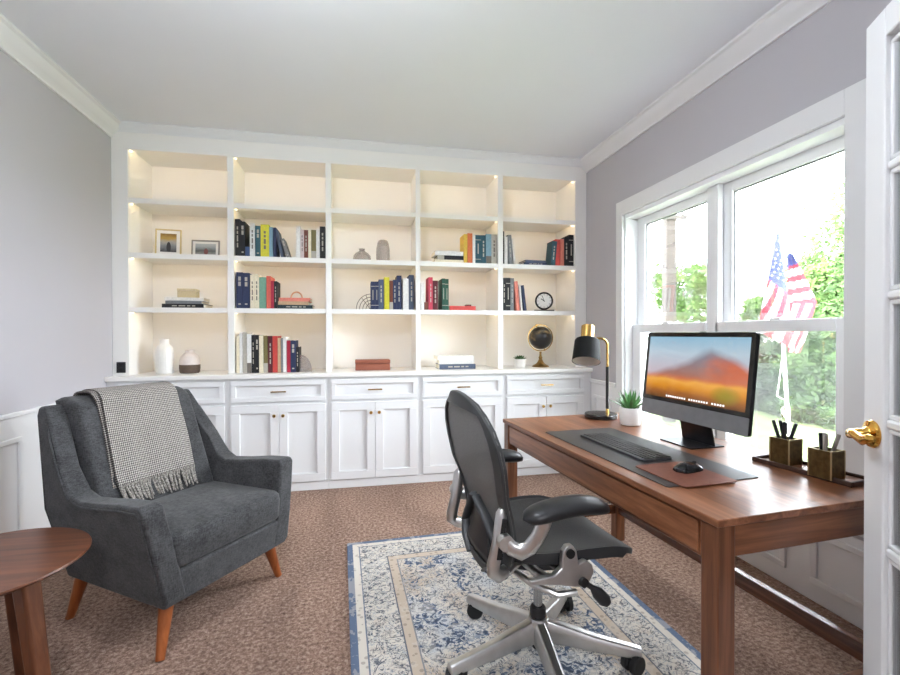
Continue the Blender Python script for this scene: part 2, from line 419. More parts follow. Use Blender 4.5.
def hung(idx, y0, y1, yg0, yg1):
    zm0, zm1 = 1.208, 1.268
    fr = MB(); xa,xb = XR+.105, XR+.145    # upper sash (outer)
    ztop = 2.016
    fr.box(xa,xb,y0,yg0,zm0,WZ1-.03).box(xa,xb,yg1,y1,zm0,WZ1-.03).box(xa,xb,yg0,yg1,ztop,WZ1-.03).box(xa,xb,yg0,yg1,zm0+.012,zm1-.004)
    w = fr.build('window_%d'%idx, M_vinyl, bevel=.004); struct(w, 'white double-hung window, %s one' % ('farther' if idx==1 else 'nearer'))
    lo = MB(); xa2,xb2 = XR+.062, XR+.102
    lo.box(xa2,xb2,y0,yg0+.004,WZ0+.02,zm1).box(xa2,xb2,yg1-.004,y1,WZ0+.02,zm1).box(xa2,xb2,yg0+.004,yg1-.004,zm0,zm1).box(xa2,xb2,yg0+.004,yg1-.004,WZ0+.02,WZ0+.09)
    lo.build('lower_sash', M_vinyl, w, bevel=.004)
    MB().box(XR+.122,XR+.126,yg0,yg1,zm0+.03,ztop).build('upper_pane', M_glass, w, smooth=False)
    MB().box(XR+.080,XR+.084,yg0,yg1,WZ0+.08,zm0+.005).build('lower_pane', M_glass, w, smooth=False)
    MB().box(XR+.160,XR+.161,yg0-.02,yg1+.02,WZ0+.03,zm1).build('insect_screen', M_screenmesh, w, smooth=False)
    gk = MB(); gk.box(XR+.118,XR+.13,yg0,yg1,ztop-.006,ztop).box(XR+.118,XR+.13,yg1-.006,yg1,zm1,ztop)
    gk.build('glazing_gasket', plain('grey_gasket_%d'%idx,(120,122,124),.6), w, smooth=False)
    lk = MB(); ym=(y0+y1)/2; lk.box(xa2+.004,xb2-.004,ym-.03,ym+.03,zm1,zm1+.012); lk.build('sash_lock', M_vinyl, w, bevel=.003)
hung(1, ML, WY1-.012, 2.398, 3.032)
hung(2, WY0+.012, MR-.002, 1.612, 2.226)

# ------------------------------------------------------------------ built-in bookcase and base cabinets
FY = 3.716; CY = 3.6225; ZT = .90        # bookcase face, cabinet face, counter height
DIV = [(-1.741,-1.634),(-.963,-.918),(-.242,-.198),(.474,.512),(1.181,1.226),(1.895,2.002)]
SH = [2.20,1.80,1.40]                    # shelf tops
bc = thing('bookcase', 'white built-in bookcase of twenty lit shelf bays along the back wall', 'bookcase', (0,0,0))
MB().box(XL+.001,XR-.001,4.115,4.135,ZT,2.571).build('back_panel', M_shelf, bc, smooth=False)
for i,(a,b) in enumerate(DIV):
    cx0,cx1 = (a,b) if i in (0,5) else (a+.010,b-.010)
    MB().box(a if i else XL+.001, b if i<5 else XR-.001, FY,FY+.02,ZT,2.551).build('face_stile', M_shelf, bc, bevel=.002)
    MB().box(cx0 if i else XL+.001, cx1 if i<5 else XR-.001, FY+.02,4.115,ZT,2.571).build('divider', M_shelf, bc, smooth=False)
MB().box(XL+.001,XR-.001,FY,FY+.02,2.551,ZC-.002).build('header', M_shelf, bc, bevel=.002)
MB().box(XL+.001,XR-.001,FY+.02,4.115,2.571,2.60).build('top_panel', M_shelf, bc, smooth=False)
for i in range(5):
    x0,x1 = DIV[i][1], DIV[i+1][0]
    xa = x0 if i==0 else x0-.010; xb = x1 if i==4 else x1+.010
    for z in SH:
        sh = MB().box(x0,x1,FY+.002,FY+.022,z-.038,z).box(xa,xb,FY+.022,4.115,z-.022,z).build('shelf', M_shelf, bc, bevel=.0015)
    for k,(zt,zb) in enumerate(((2.551,2.20),(2.162,1.80),(1.762,1.40),(1.362,.90))):
        px = x0+.010 if i<2 else x1-.010
        if i != 2:
            MB().box(px-.006,px+.006,FY+.026,FY+.042,zt-.005,zt-.001).build('led_puck', M_puck, bc, smooth=False)
# horizontal warm strips tucked behind the lip of header and shelves
for i in range(5):
    x0,x1 = DIV[i][1], DIV[i+1][0]
    for z in (2.571,2.178,1.778,1.378):
        MB().box(x0+.02,x1-.02,FY+(.0225 if z<2.5 else .0205),FY+(.0255 if z<2.5 else .0235),z-.012,z-.001).build('led_strip', M_emit_led, bc, smooth=False)

ct = MB().box(XL+.001,XR-.001,3.60,3.735,ZT-.032,ZT).box(XL+.001,XR-.001,3.735,4.115,ZT-.032,ZT-.0005).build('countertop', M_shelf, bevel=.004)
tag(ct, 'long white countertop ledge running between the cabinets and the bookcase', 'countertop')
def cab(i):
    edges = [XL+.001,-.942,-.2205,.493,1.2035,XR-.001]; x0,x1 = edges[i],edges[i+1]
    nm = ['leftmost base cabinet, behind the armchair','second base cabinet from the left, right of the armchair','middle base cabinet with a brass pull under the red box','fourth base cabinet from the left, behind the office chair','rightmost base cabinet, beyond the desk lamp'][i]
    c = thing('base_cabinet', 'white shaker '+nm, 'cabinet', ((x0+x1)/2,CY,0), 0, 'white base cabinets under the bookcase')
    h = (x1-x0)/2
    MB().box(-h+.0005,h-.0005,.012,.48,0,ZT-.033).build('carcass', M_white, c, smooth=False)
    MB().box(-h+.0005,h-.0005,0,.012,0,.064).build('plinth', M_white, c, bevel=.002)
    s0 = .03 if i else .107-.001; s1=.03 if i<4 else .107-.001
    l,r = -h+s0*.75, h-s1*.75
    def shaker(name,a,b,z0,z1,fw,parent):
        m = MB(); m.box(a,b,.006,.013,z0,z1)
        m.box(a,b,-.012,.006,z1-fw,z1).box(a,b,-.012,.006,z0,z0+fw).box(a,a+fw,-.012,.006,z0+fw,z1-fw).box(b-fw,b,-.012,.006,z0+fw,z1-fw)
        q=.006; m.box(a+fw,b-fw,.0,.006,z1-fw-q,z1-fw).box(a+fw,b-fw,.0,.006,z0+fw,z0+fw+q)
        return m.build(name, M_white, parent, bevel=.0025)
    d = shaker('drawer', l,r,.690,.848,.035,c)
    mid = (l+r)/2
    hm = MB(); hm.box(mid-.055,mid+.055,-.040,-.032,.762,.772).box(mid-.048,mid-.040,-.034,-.011,.763,.771).box(mid+.040,mid+.048,-.034,-.011,.763,.771)
    hm.build('handle', M_brass, d, bevel=.0015)
    for (a,b,kx) in ((l,mid-.0015,mid-.032),(mid+.0015,r,mid+.032)):
        dr = shaker('door',a,b,.070,.668,.062,c)
        T = Matrix.Translation((kx,-.012,.586))@Matrix.Rotation(RAD(90),4,'X')
        MB().lathe([(.005,0),(.005,.012),(.012,.016),(.013,.022),(.010,.027)],16,T=T).build('knob', M_brass, dr)
for i in range(5): cab(i)

oc = MB().box(-1.714,-1.655,FY-.008,FY,.921,1.0).build('outlet_plate', M_black, bevel=.003)
tag(oc,'black outlet plate low on the left bookcase stile','outlet')
MB().box(-1.697,-1.672,FY-.010,FY-.008,.932,.955).box(-1.697,-1.672,FY-.010,FY-.008,.966,.989).build('socket', M_blackm, oc, bevel=.001)

# ------------------------------------------------------------------ books
BC = dict(black=(30,30,33),blue=(52,74,120),white=(222,220,216),teal=(40,84,98),yellow=(214,204,40),sky=(120,160,180),pink=(206,186,184),brown=(120,62,46),
 cream=(226,214,184),olive=(120,108,60),navy=(40,50,86),sage=(110,160,136),coral=(214,92,76),crimson=(176,32,56),gray=(120,122,124),maroon=(96,34,42),red=(206,64,56),
 tan=(196,158,120),slate=(76,88,112),pinkred=(206,60,84),green=(40,88,70),orange=(222,112,60),stone=(176,170,156),salmon=(226,124,104),ochre=(222,180,60),darkteal=(30,50,54))
BM = {k: plain('book_cloth_'+k, tuple(x*.86+.14*(sum(v)/3+18) for x in v), .55, 0, .35, .10, 60) for k,v in BC.items()}
M_band_l = plain('spine_band_pale', (178,172,160), .6); M_band_d = plain('spine_band_dark', (112,104,96), .6)
NICE = dict(pinkred='pink-red',sky='pale blue',slate='slate blue',sage='sage green',darkteal='dark teal')
ORD = ['first','second','third','fourth','fifth','sixth','seventh','eighth','ninth','tenth','eleventh','twelfth','thirteenth','fourteenth','fifteenth','sixteenth','seventeenth']
def book_mb(w,h,d,style=0):
    """upright book: spine at y=0 facing -Y, base z=0, centred on x"""
    t = min(.003,w*.18); m = MB()
    m.box(-w/2,w/2,0,t,0,h); m.box(-w/2,-w/2+t,t,d,0,h); m.box(w/2-t,w/2,t,d,0,h)
    m.box(-w/2+t,w/2-t,t,d-.004,.003,h-.003,1)
    e=.0006
    if style==1:
        for a_,b_ in ((.62,.74),(.77,.88),(.10,.14)): m.box(-w*.20,w*.20,-e,0,h*a_,h*b_,2)
    if style==2: m.box(-w/2,w/2,-e,0,h*.82,h*.84,2); m.box(-w/2,w/2,-e,0,h*.14,h*.16,2); m.box(-w*.10,w*.10,-e,0,h*.34,h*.70,2)
    if style==3:
        for a_,b_ in ((.24,.36),(.40,.56),(.60,.68),(.72,.80)): m.box(-w*.13,w*.13,-e,0,h*a_,h*b_,2)
    if style==4: m.box(-w/2,w/2,-e,0,h*.0,h*.26,2)
    return m
SP = 3.742
def size_word(w,h):
    a = 'tall' if h>.265 else ('short' if h<.21 else '')
    b = 'thick' if w>.045 else ('thin' if w<.029 else '')
    return (a+' '+b).strip()
def upright(x0,x1,h,col,zs,row,n,group,style=None,lean=0,d=None,y=SP,yaw=0):
    w = x1-x0-.0012; st = random.choice((0,1,2,3)) if style is None else style
    light = col in ('white','cream','pink','sky','yellow','ochre','tan','stone','salmon')
    o = book_mb(w,h,d or random.uniform(.15,.19),st).build('book',[BM[col],M_page,M_band_d if light else M_band_l],smooth=False)
    o.location = ((x0+x1)/2, y+random.uniform(0,.004), zs+.0004)
    if lean:
        o.rotation_euler = (0,lean,0); o.location.z = zs+abs(sin(lean))*w/2+.0006
    sz = size_word(w,h); c = NICE.get(col,col)
    lab = ('leaning ' if abs(lean)>.05 else '')+(sz+' ' if sz else '')+c+' book, '+ORD[n]+' from left, '+row
    tag(o,lab,'book',group); return o
def flat(xc,w,z0,h,col,label,group=None,d=.17,y=SP,yaw=0,style=3):
    m = book_mb(h,w,d,style); T = Matrix.Rotation(RAD(90),4,'Y')
    m.v = [tuple(T@Vector((p[0],p[1],p[2]-w/2))+Vector((0,0,h/2))) for p in m.v]
    light = col in ('white','cream','tan','stone')
    o = m.build('book',[BM[col],M_page,M_band_d if light else M_band_l],smooth=False)
    o.location=(xc,y,z0+.0004); o.rotation_euler=(0,0,yaw); tag(o,label,'book',group); return o
ROWS = {
'A':(1.80,'top book row of second bay',[(-0.916,-0.880,0.285,'black',3),(-0.880,-0.843,0.268,'black',1),(-0.843,-0.811,0.076,'blue',0),(-0.810,-0.773,0.257,'white',3),(-0.771,-0.731,0.240,'teal',1),(-0.731,-0.669,0.252,'yellow',3),(-0.669,-0.642,0.235,'sky',0),(-0.469,-0.437,0.254,'white',0),(-0.437,-0.409,0.225,'pink',3),(-0.409,-0.377,0.223,'brown',3),(-0.377,-0.354,0.220,'cream',0),(-0.354,-0.317,0.226,'olive',4),(-0.317,-0.289,0.230,'white',0),(-0.289,-0.246,0.256,'black',3)]),
'B':(1.40,'middle book row of second bay',[(-0.909,-0.862,0.277,'navy',1),(-0.862,-0.814,0.273,'navy',1),(-0.809,-0.778,0.260,'cream',3),(-0.778,-0.744,0.262,'cream',3),(-0.743,-0.693,0.243,'sage',0),(-0.691,-0.658,0.253,'coral',0),(-0.658,-0.635,0.216,'crimson',0),(-0.635,-0.612,0.214,'black',3)]),
'C':(.90,'lowest book row of second bay',[(-0.911,-0.888,0.290,'cream',0),(-0.888,-0.866,0.313,'white',0),(-0.864,-0.834,0.316,'stone',0),(-0.834,-0.802,0.302,'white',4),(-0.802,-0.776,0.295,'black',3),(-0.776,-0.747,0.293,'black',1),(-0.747,-0.714,0.291,'cream',0),(-0.714,-0.682,0.287,'olive',4),(-0.681,-0.648,0.286,'maroon',3),(-0.648,-0.610,0.286,'red',0),(-0.610,-0.586,0.271,'tan',0),(-0.586,-0.570,0.268,'gray',0),(-0.570,-0.544,0.278,'white',0),(-0.542,-0.515,0.250,'crimson',0),(-0.515,-0.474,0.250,'navy',1),(-0.474,-0.450,0.199,'black',3)]),
'D':(1.40,'book row of middle bay',[(0.110,0.144,0.227,'navy',2),(0.144,0.173,0.228,'navy',2),(0.173,0.215,0.245,'slate',3),(0.219,0.261,0.265,'yellow',0),(0.261,0.290,0.238,'brown',4),(0.290,0.320,0.245,'navy',3),(0.320,0.360,0.281,'navy',3),(0.370,0.419,0.257,'white',0),(0.422,0.463,0.288,'slate',3)]),
'E':(1.40,'lower book row of fourth bay',[(0.520,0.547,0.227,'white',0),(0.548,0.582,0.065,'brown',0),(0.585,0.621,0.273,'pinkred',3),(0.621,0.665,0.246,'maroon',3),(0.699,0.727,0.265,'green',2),(0.727,0.757,0.262,'green',2)]),
'F':(1.80,'upper book row of fourth bay',[(0.889,0.919,0.245,'ochre',0),(0.921,0.964,0.254,'orange',0),(0.964,0.989,0.245,'white',0),(0.989,1.039,0.242,'teal',2),(1.039,1.083,0.243,'teal',3),(1.083,1.131,0.254,'sky',4),(1.131,1.180,0.252,'stone',3)]),
'H':(1.40,'lower book row of rightmost bay',[(1.231,1.262,0.283,'black',3),(1.262,1.302,0.284,'black',2),(1.302,1.335,0.282,'gray',3)]),
}
GRP = {'A':'books in the top row of the second bay','B':'books in the middle row of the second bay','C':'books in the lowest row of the second bay','D':'books in the row of the middle bay','E':'books in the lower row of the fourth bay','F':'books in the upper row of the fourth bay','G':'books in the upper row of the rightmost bay','H':'books in the lower row of the rightmost bay'}
for k,(zs,row,L) in ROWS.items():
    n = 0
    for (x0,x1,h,c,st) in L:
        if k=='A' and n==7: n=10     # three leaning books stand between
        if x0 < -.9 and k in 'ABC': x0 = max(x0,-.9165)
        upright(x0,x1,h,c,zs,row,n,GRP[k],st); n+=1
# leaning ones in the top row of bay two
upright(-.638,-.616,.232,'navy',1.80,ROWS['A'][1],7,GRP['A'],0,0)
upright(-.583,-.561,.215,'slate',1.80,ROWS['A'][1],8,GRP['A'],0,-.20)
upright(-.541,-.515,.150,'gray',1.80,ROWS['A'][1],9,GRP['A'],1,-.30)
# rightmost bay, lower row leaning
upright(1.356,1.388,.255,'salmon',1.40,ROWS['H'][1],3,GRP['H'],0,-.08)
upright(1.398,1.415,.228,'white',1.40,ROWS['H'][1],4,GRP['H'],0,-.09)
upright(1.428,1.451,.222,'navy',1.40,ROWS['H'][1],5,GRP['H'],0,-.12)
# rightmost bay, upper row
ug = 'upper book row of rightmost bay'
upright(1.228,1.247,.285,'black',1.80,ug,0,GRP['G'],0)
upright(1.248,1.277,.240,'white',1.80,ug,1,GRP['G'],0)
upright(1.290,1.322,.255,'gray',1.80,ug,2,GRP['G'],3,-.05)
upright(1.334,1.350,.225,'white',1.80,ug,3,GRP['G'],0,-.10)
upright(1.672,1.716,.216,'teal',1.80,ug,4,GRP['G'],3,.10,d=.12)
upright(1.722,1.765,.235,'red',1.80,ug,5,GRP['G'],0,.0,)
upright(1.767,1.802,.238,'salmon',1.80,ug,6,GRP['G'],0)
upright(1.803,1.846,.256,'black',1.80,ug,7,GRP['G'],3)
upright(1.847,1.892,.279,'black',1.80,ug,8,GRP['G'],2)
flat(1.530,.215,1.80,.022,'navy','navy book lying flat at the bottom, left of leaning teal book','books lying flat in the rightmost bay')
flat(1.536,.195,1.823,.020,'slate','slate blue book lying on top of the flat navy book, rightmost bay','books lying flat in the rightmost bay',style=0)
g='books stacked flat in the middle row of the second bay'
flat(-.476,.262,1.40,.030,'darkteal','dark teal book, lowest of the flat stack in the second bay',g)
flat(-.492,.226,1.431,.027,'tan','tan book in the middle of the flat stack in the second bay',g,style=0)
flat(-.482,.236,1.459,.027,'salmon','salmon book topmost of the flat stack in the second bay',g,style=0)
a=MB(); a.tube([Vector((-.473+.043*cos(t),3.80,1.4872+.05*sin(t))) for t in [pi*k/14 for k in range(15)]],.006,8,ell=(1,1.6)); a.box(-.522,-.424,3.788,3.812,1.4866,1.4906)
tag(a.build('arch_ornament', plain('pale_terracotta',(206,158,128),.7)),'small terracotta arch on the flat book stack of the second bay','ornament')
g='books stacked flat in the upper row of the fourth bay'
flat(.762,.246,1.80,.024,'cream','cream book at the bottom of the flat stack beside the ochre book',g,style=0)
flat(.772,.225,1.825,.034,'black','black book in the middle of the flat stack beside the ochre book',g,style=4)
flat(.762,.244,1.860,.036,'white','white book topmost of the flat stack beside the ochre book',g,style=0,yaw=.05)
rb = flat(.877,.228,1.40,.036,'red','red book lying flat beside the two green books',None,style=0)
o=MB().box(-.022,.022,-.03,.03,0,.014).build('small_box', BM['maroon'], bevel=.002); o.location=(.937,3.80,1.4368); tag(o,'tiny maroon box lying on the flat red book','box')
g='books stacked flat on the counter in the fourth bay'
flat(.836,.314,.90,.042,'slate','slate blue book at the bottom of the counter stack in the fourth bay',g,d=.2,style=3,y=3.76)
flat(.830,.300,.943,.036,'white','white book in the middle of the counter stack in the fourth bay',g,d=.19,y=3.765,style=0,yaw=-.03)
flat(.822,.318,.980,.034,'white','white book topmost of the counter stack in the fourth bay',g,d=.19,y=3.76,style=0,yaw=.03)
g='books stacked flat in the leftmost bay'
flat(-1.283,.29,1.40,.030,'black','black book at the bottom of the flat stack in the leftmost bay',g,d=.2,style=3,yaw=-.04)
flat(-1.280,.25,1.431,.022,'gray','gray book in the middle of the flat stack in the leftmost bay',g,d=.18,style=0,y=3.75)
flat(-1.275,.265,1.454,.024,'white','white book topmost of the flat stack in the leftmost bay',g,d=.19,style=0,y=3.745,yaw=.06)
o = thing('keepsake_box','small beige lidded box on the flat books in the leftmost bay','box',(-1.272,3.83,1.4788))
MB().box(-.064,.064,-.045,.045,0,.052).build('box_base', plain('beige_linen',(205,188,150),.85,0,.2,.12,220), o, bevel=.003)
MB().box(-.066,.066,-.047,.047,.0525,.070).box(-.006,.006,-.048,.048,.0527,.0704).build('lid', plain('beige_lid',(212,198,164),.85,0,.2,.1,220), o, bevel=.003)

# ------------------------------------------------------------------ bookcase ornaments
def photo_mat(name, port):
    t = NT(name); c = t.node('ShaderNodeTexCoord'); s = t.node('ShaderNodeSeparateXYZ'); t.link(c.outputs['Generated'], s.inputs[0])
    n = t.noise(c.outputs['Generated'], 6, 4)
    z = t.math('ADD', s.outputs[2], t.math('MULTIPLY', t.math('SUBTRACT', n, .5), .25))
    if port: base = t.ramp(z, [(.0,lin((60,58,60))),(.35,lin((126,130,136))),(.55,lin((160,156,150))),(.72,lin((170,140,70))),(1,lin((120,92,40)))])
    else: base = t.ramp(z, [(.0,lin((150,152,150))),(.3,lin((90,92,90))),(.5,lin((120,126,128))),(.7,lin((160,168,174))),(1,lin((180,186,190)))])
    dx = t.math('MULTIPLY', t.math('SUBTRACT', s.outputs[0], .52), 4.2 if port else 5.5); dz = t.math('MULTIPLY', t.math('SUBTRACT', s.outputs[2], .25), 1.9)
    r = t.math('ADD', t.math('MULTIPLY',dx,dx), t.math('MULTIPLY',dz,dz))
    t.base(t.mix(t.math('LESS_THAN', r, .32), base, lin((42,38,44) if port else (120,70,66)))); return t.set(.3)
def photo_frame(name,label,cx,y,z,w,h,lean,yaw,mat_frame,port,mw):
    t = thing(name,label,'photo frame',(cx,y,z),yaw,'framed photographs in the leftmost bay')
    T = Matrix.Rotation(-lean,4,'X'); fw=.010
    m = MB(); m.box(-w/2,w/2,-.006,.008,0,fw,T=T).box(-w/2,w/2,-.006,.008,h-fw,h,T=T).box(-w/2,-w/2+fw,-.006,.008,fw,h-fw,T=T).box(w/2-fw,w/2,-.006,.008,fw,h-fw,T=T)
    m.build('frame',mat_frame,t,bevel=.0015)
    MB().box(-w/2+fw,w/2-fw,.001,.005,fw,h-fw,T=T).build('mat_board', M_ceramic, t, smooth=False)
    MB().box(-w/2+mw,w/2-mw,-.001,.0008,mw,h-mw,T=T).build('photograph', photo_mat(name+'_print',port), t, smooth=False)
    p0=T@Vector((0,.008,h*.7)); MB().tube([p0,Vector((0,p0.y+.045,.002))],.005,8).build('easel_back',M_blackm,t)
photo_frame('photo_frame','upright gold-edged photo frame, left one of the two in the leftmost bay',-1.424,3.86,1.8022,.178,.212,.10,.10,plain('pale_gold_frame',(206,186,140),.4,.4),True,.034)
photo_frame('photo_frame','low wide silver photo frame right of the upright gold frame',-1.166,3.88,1.8022,.205,.140,.10,-.02,plain('silver_frame',(150,146,140),.4,.4),False,.028)

def ribbed(prof, n, ribs, amp):
    m=MB(); rings=[]
    for r,z in prof: rings.append([Vector((max(r,1e-4)*(1+amp*cos(ribs*2*pi*k/n)*(1 if .02<z<.19 else 0))*cos(2*pi*k/n), max(r,1e-4)*(1+amp*cos(ribs*2*pi*k/n)*(1 if .02<z<.19 else 0))*sin(2*pi*k/n), z)) for k in range(n)])
    return m.loft(rings)
o = ribbed([(.001,0),(.052,0),(.058,.006),(.061,.06),(.062,.14),(.060,.18),(.050,.207),(.034,.222),(.031,.232),(.031,.258),(.033,.262),(.027,.262),(.026,.235)],96,24,.014).build('vase', M_ceramic)
o.location=(-1.446,3.84,.9002); tag(o,'tall ribbed white bottle vase on the counter of the leftmost bay','vase')
t = thing('vase','squat two-tone vase, white above brown, right of the tall white vase','vase',(-1.276,3.86,.9002))
MB().lathe([(.001,0),(.062,0),(.070,.008),(.073,.04),(.073,.066)],40).build('glazed_base', M_brownglaze, t)
MB().lathe([(.0732,.0665),(.072,.10),(.062,.132),(.042,.152),(.032,.160),(.031,.176),(.034,.180),(.027,.180),(.026,.158)],40,caps=False).build('vase_body', plain('warm_white_glaze',(222,212,206),.5), t)
M_smoke = NT('smoky_glass'); M_smoke.base(lin((188,178,174))); M_smoke.b.inputs['Transmission Weight'].default_value=.55; M_smoke.b.inputs['Alpha'].default_value=.75; M_smoke=M_smoke.set(.25,0,.5)
o = MB().lathe([(.001,0),(.070,0),(.075,.006),(.075,.030),(.070,.055),(.052,.076),(.028,.090),(.022,.100),(.026,.112),(.021,.112),(.018,.098)],36).build('vase', M_smoke)
o.location=(.042,3.87,1.8002); tag(o,'low smoky glass vase with narrow neck, left of the tall smoky one','vase','smoky glass vases in the middle bay')
o = MB().lathe([(.001,0),(.050,0),(.055,.006),(.057,.06),(.055,.12),(.048,.165),(.038,.186),(.030,.190),(.026,.184),(.040,.15)],36).build('vase', M_smoke)
o.location=(.216,3.87,1.8002); tag(o,'tall smoky glass vase, right of the low one in the middle bay','vase','smoky glass vases in the middle bay')
m=MB()
for k in range(4):
    R=.118-.026*k
    m.tube([Vector((.112-R*sin(a),3.80+.0*k,1.402+ (R+.01)*cos(a))) for a in [pi/2*j/14 for j in range(15)]],.0022,6)
m.tube([Vector((-.012,3.80,1.4022)),Vector((.108,3.80,1.4022))],.0022,6)
for q in (.35,.7): m.tube([Vector((.112-.118*sin(q),3.80,1.402+.128*cos(q))),Vector((.108,3.80,1.404))],.0018,6)
tag(m.build('wire_bookend', M_iron),'dark wire quarter-arch bookend left of the navy books in the middle bay','bookend')
m=MB(); pr=[(-.448,.0)]+[(-.448+.092*sin(a),.135*cos(a)) for a in [pi/2*j/16 for j in range(17)]]
m.prism([(x,.9004+z) for x,z in pr],3.775,3.80,'XZ')
tag(m.build('bookend', M_smoke, bevel=.002),'smoky glass quarter-round bookend right of the lowest book row','bookend')
t=thing('trinket_box','long reddish wooden box on the counter of the middle bay','box',(.126,3.86,.9002))
M_redbox = wood('reddish_wood',(112,58,42),(138,76,56),(158,94,72),'X',.5)
MB().box(-.141,.141,-.07,.07,0,.054).build('box_base', M_redbox, t, bevel=.003)
MB().box(-.143,.143,-.072,.072,.056,.086).build('lid', M_redbox, t, bevel=.004)
# clock
t=thing('mantel_clock','round black-rimmed clock on a dark base in the rightmost bay','clock',(1.645,3.82,1.4002),-.35)
MB().box(-.088,.088,-.035,.035,0,.014).build('base', M_iron, t, bevel=.003)
MB().ring((0,0,.094),.072,.009,'Y').cyl((0,0,.012),(0,0,.024),.014,.010).build('rim', M_blackm, t)
T=Matrix.Translation((0,0,.094))@Matrix.Rotation(RAD(90),4,'X')
MB().lathe([(.001,-.012),(.068,-.012),(.068,.004),(.001,.004)],40,T=T).build('dial', M_ceramic, t)
mk=MB()
for k in range(12):
    a=2*pi*k/12; mk.box(-.0018,.0018,-.0062,-.0045,.050,.062,T=Matrix.Translation((0,0,.094))@Matrix.Rotation(a,4,'Y'))
mk.build('hour_mark',M_blackm,t,smooth=False)
for nm,a,l,w in (('hour_hand',-55,.034,.003),('minute_hand',-20,.050,.0022)):
    MB().box(-w,w,-.0085,-.0068,-.008,l,T=Matrix.Translation((0,0,.094))@Matrix.Rotation(RAD(a),4,'Y')).build(nm,M_blackm,t,smooth=False)
# globe
def mat_globe():
    t = NT('dark_globe_map'); v=t.coord(); f=t.noise(v,11,6,.6,.4)
    t.base(t.ramp(f,[(.54,lin((34,33,34))),(.58,lin((80,68,50))),(.68,lin((130,110,76)))])); return t.set(.28)
t=thing('desk_globe','black and gold globe on a brass stand in the rightmost bay','globe',(1.632,3.87,.9002))
cz=.262; MB().sphere((0,0,cz),.104,n=40,k=24).build('globe_ball',mat_globe(),t)
TT=Matrix.Rotation(RAD(-20),4,'Y')
MB().ring((0,0,cz),.118,.0045,'Y',T=TT).build('meridian_ring',M_brass,t)
px=MB(); ax=TT@Vector((0,0,1)); px.cyl(Vector((0,0,cz))-ax*.124,Vector((0,0,cz))-ax*.100,.006); px.cyl(Vector((0,0,cz))+ax*.100,Vector((0,0,cz))+ax*.132,.007,.005); px.build('axis_pin',M_brass,t)
MB().lathe([(.001,0),(.074,0),(.076,.006),(.066,.014),(.050,.022),(.034,.034),(.022,.054),(.014,.072),(.018,.084),(.011,.098),(.009,.118),(.011,.136),(.004,.1365)],36).build('stand',M_antique,t)
# small succulents
def leaf(mb, base, dirv, L, w, th, curl=.25, m=0):
    d=Vector(dirv).normalized(); side=d.cross(Vector((0,0,1)));
    if side.length<.05: side=Vector((1,0,0))
    side.normalize(); nrm=side.cross(d); base=Vector(base); rings=[]
    for i in range(7):
        s=i/6; ww=w*(sin(pi*min(1,s*.80+.2))**.8)*(1-.0*s) if s<1 else w*.03
        c=base+d*L*s+Vector((0,0,1))*curl*L*(s*s-s)
        rings.append([c+side*ww*cos(a)+nrm*th*(1-s*.85)*sin(a) for a in [2*pi*k/8 for k in range(8)]])
    mb.loft(rings,True,m)
t=thing('potted_succulent','small dark succulent in a white pot left of the globe','potted plant',(1.410,3.80,.9002))
MB().lathe([(.001,0),(.040,0),(.046,.004),(.054,.070),(.055,.078),(.050,.078),(.048,.066),(.001,.066)],32).build('pot',M_ceramic,t)
MB().lathe([(.001,.064),(.048,.064),(.046,.070),(.001,.071)],24).build('soil',M_soil,t)
m=MB()
for k in range(22):
    a=k*2.4; e=.35+.055*k; leaf(m,(.012*cos(a),.012*sin(a),.068),(cos(a)*cos(e),sin(a)*cos(e),sin(e)),.058-.0008*k,.013,.006,.1)
m.build('leaf_rosette',M_leaf2,t)

# ------------------------------------------------------------------ armchair and throw
AC=(-.79,2.283,0); ARZ=math.atan2(-.594,.804)+RAD(1.4)
ch=thing('armchair','charcoal tweed armchair with splayed wooden legs and a draped throw','armchair',AC,ARZ)
# local: +x front, +y image-right side
BO=-.03                                     # the body sits slightly off the feet
def arm(sgn):
    out=[(.342,.188),(.358,.218),(.352,.34),(.342,.46),(.330,.570),(.312,.586),(.20,.580),(.06,.562),(-.05,.552),(-.11,.574),(-.18,.662),(-.26,.775),(-.325,.872),(-.35,.902),(-.392,.896),(-.402,.86),(-.325,.48),(-.262,.188)]
    m=MB(); n=len(out); rings=[]
    for k,(off,ins) in enumerate(((.105,0),(.085,.012),(.0,.012))): pass
    def yy(z,inner):
        lean=.075*(z-.188)/.397 if z<.585 else .075
        base=.292+lean
        th=.086 if z<.60 else .075
        if z>.60: base=.367-.030*(z-.60)/.3
        return sgn*(base-(th if inner else 0))+BO-(.03 if sgn>0 else -.010)*max(0,(z-.6)/.3)+(.022 if sgn>0 else 0)
    r0=[Vector((x,yy(z,False),z)) for x,z in out]; r1=[Vector((x,yy(z,True),z)) for x,z in out]
    m.loft([r0,r1])
    return m.build('arm',M_fab,ch,bevel=.022,seg=4,ang=50)
arm(1); arm(-1)
# piping seam on outer faces
for sgn in (1,-1):
    pts=[(.335,.245),(.330,.34),(.322,.45),(.312,.545),(.300,.562),(.20,.560),(.06,.543),(-.04,.535),(-.115,.56),(-.20,.672),(-.30,.81)]
    def yo(z): return sgn*((.292+.075*(z-.188)/.397) if z<.585 else (.367-.030*(z-.6)/.3))+BO+sgn*.0015-(.03 if sgn>0 else -.010)*max(0,(z-.6)/.3)+(.022 if sgn>0 else 0)
    MB().tube([Vector((x,yo(z),z)) for x,z in pts],.0038,8).build('piping',M_fab,ch)
MB().box(-.24,.353,-.240+BO,.262+BO,.192,.318).build('seat_rail',M_fab,ch,bevel=.014,seg=3)
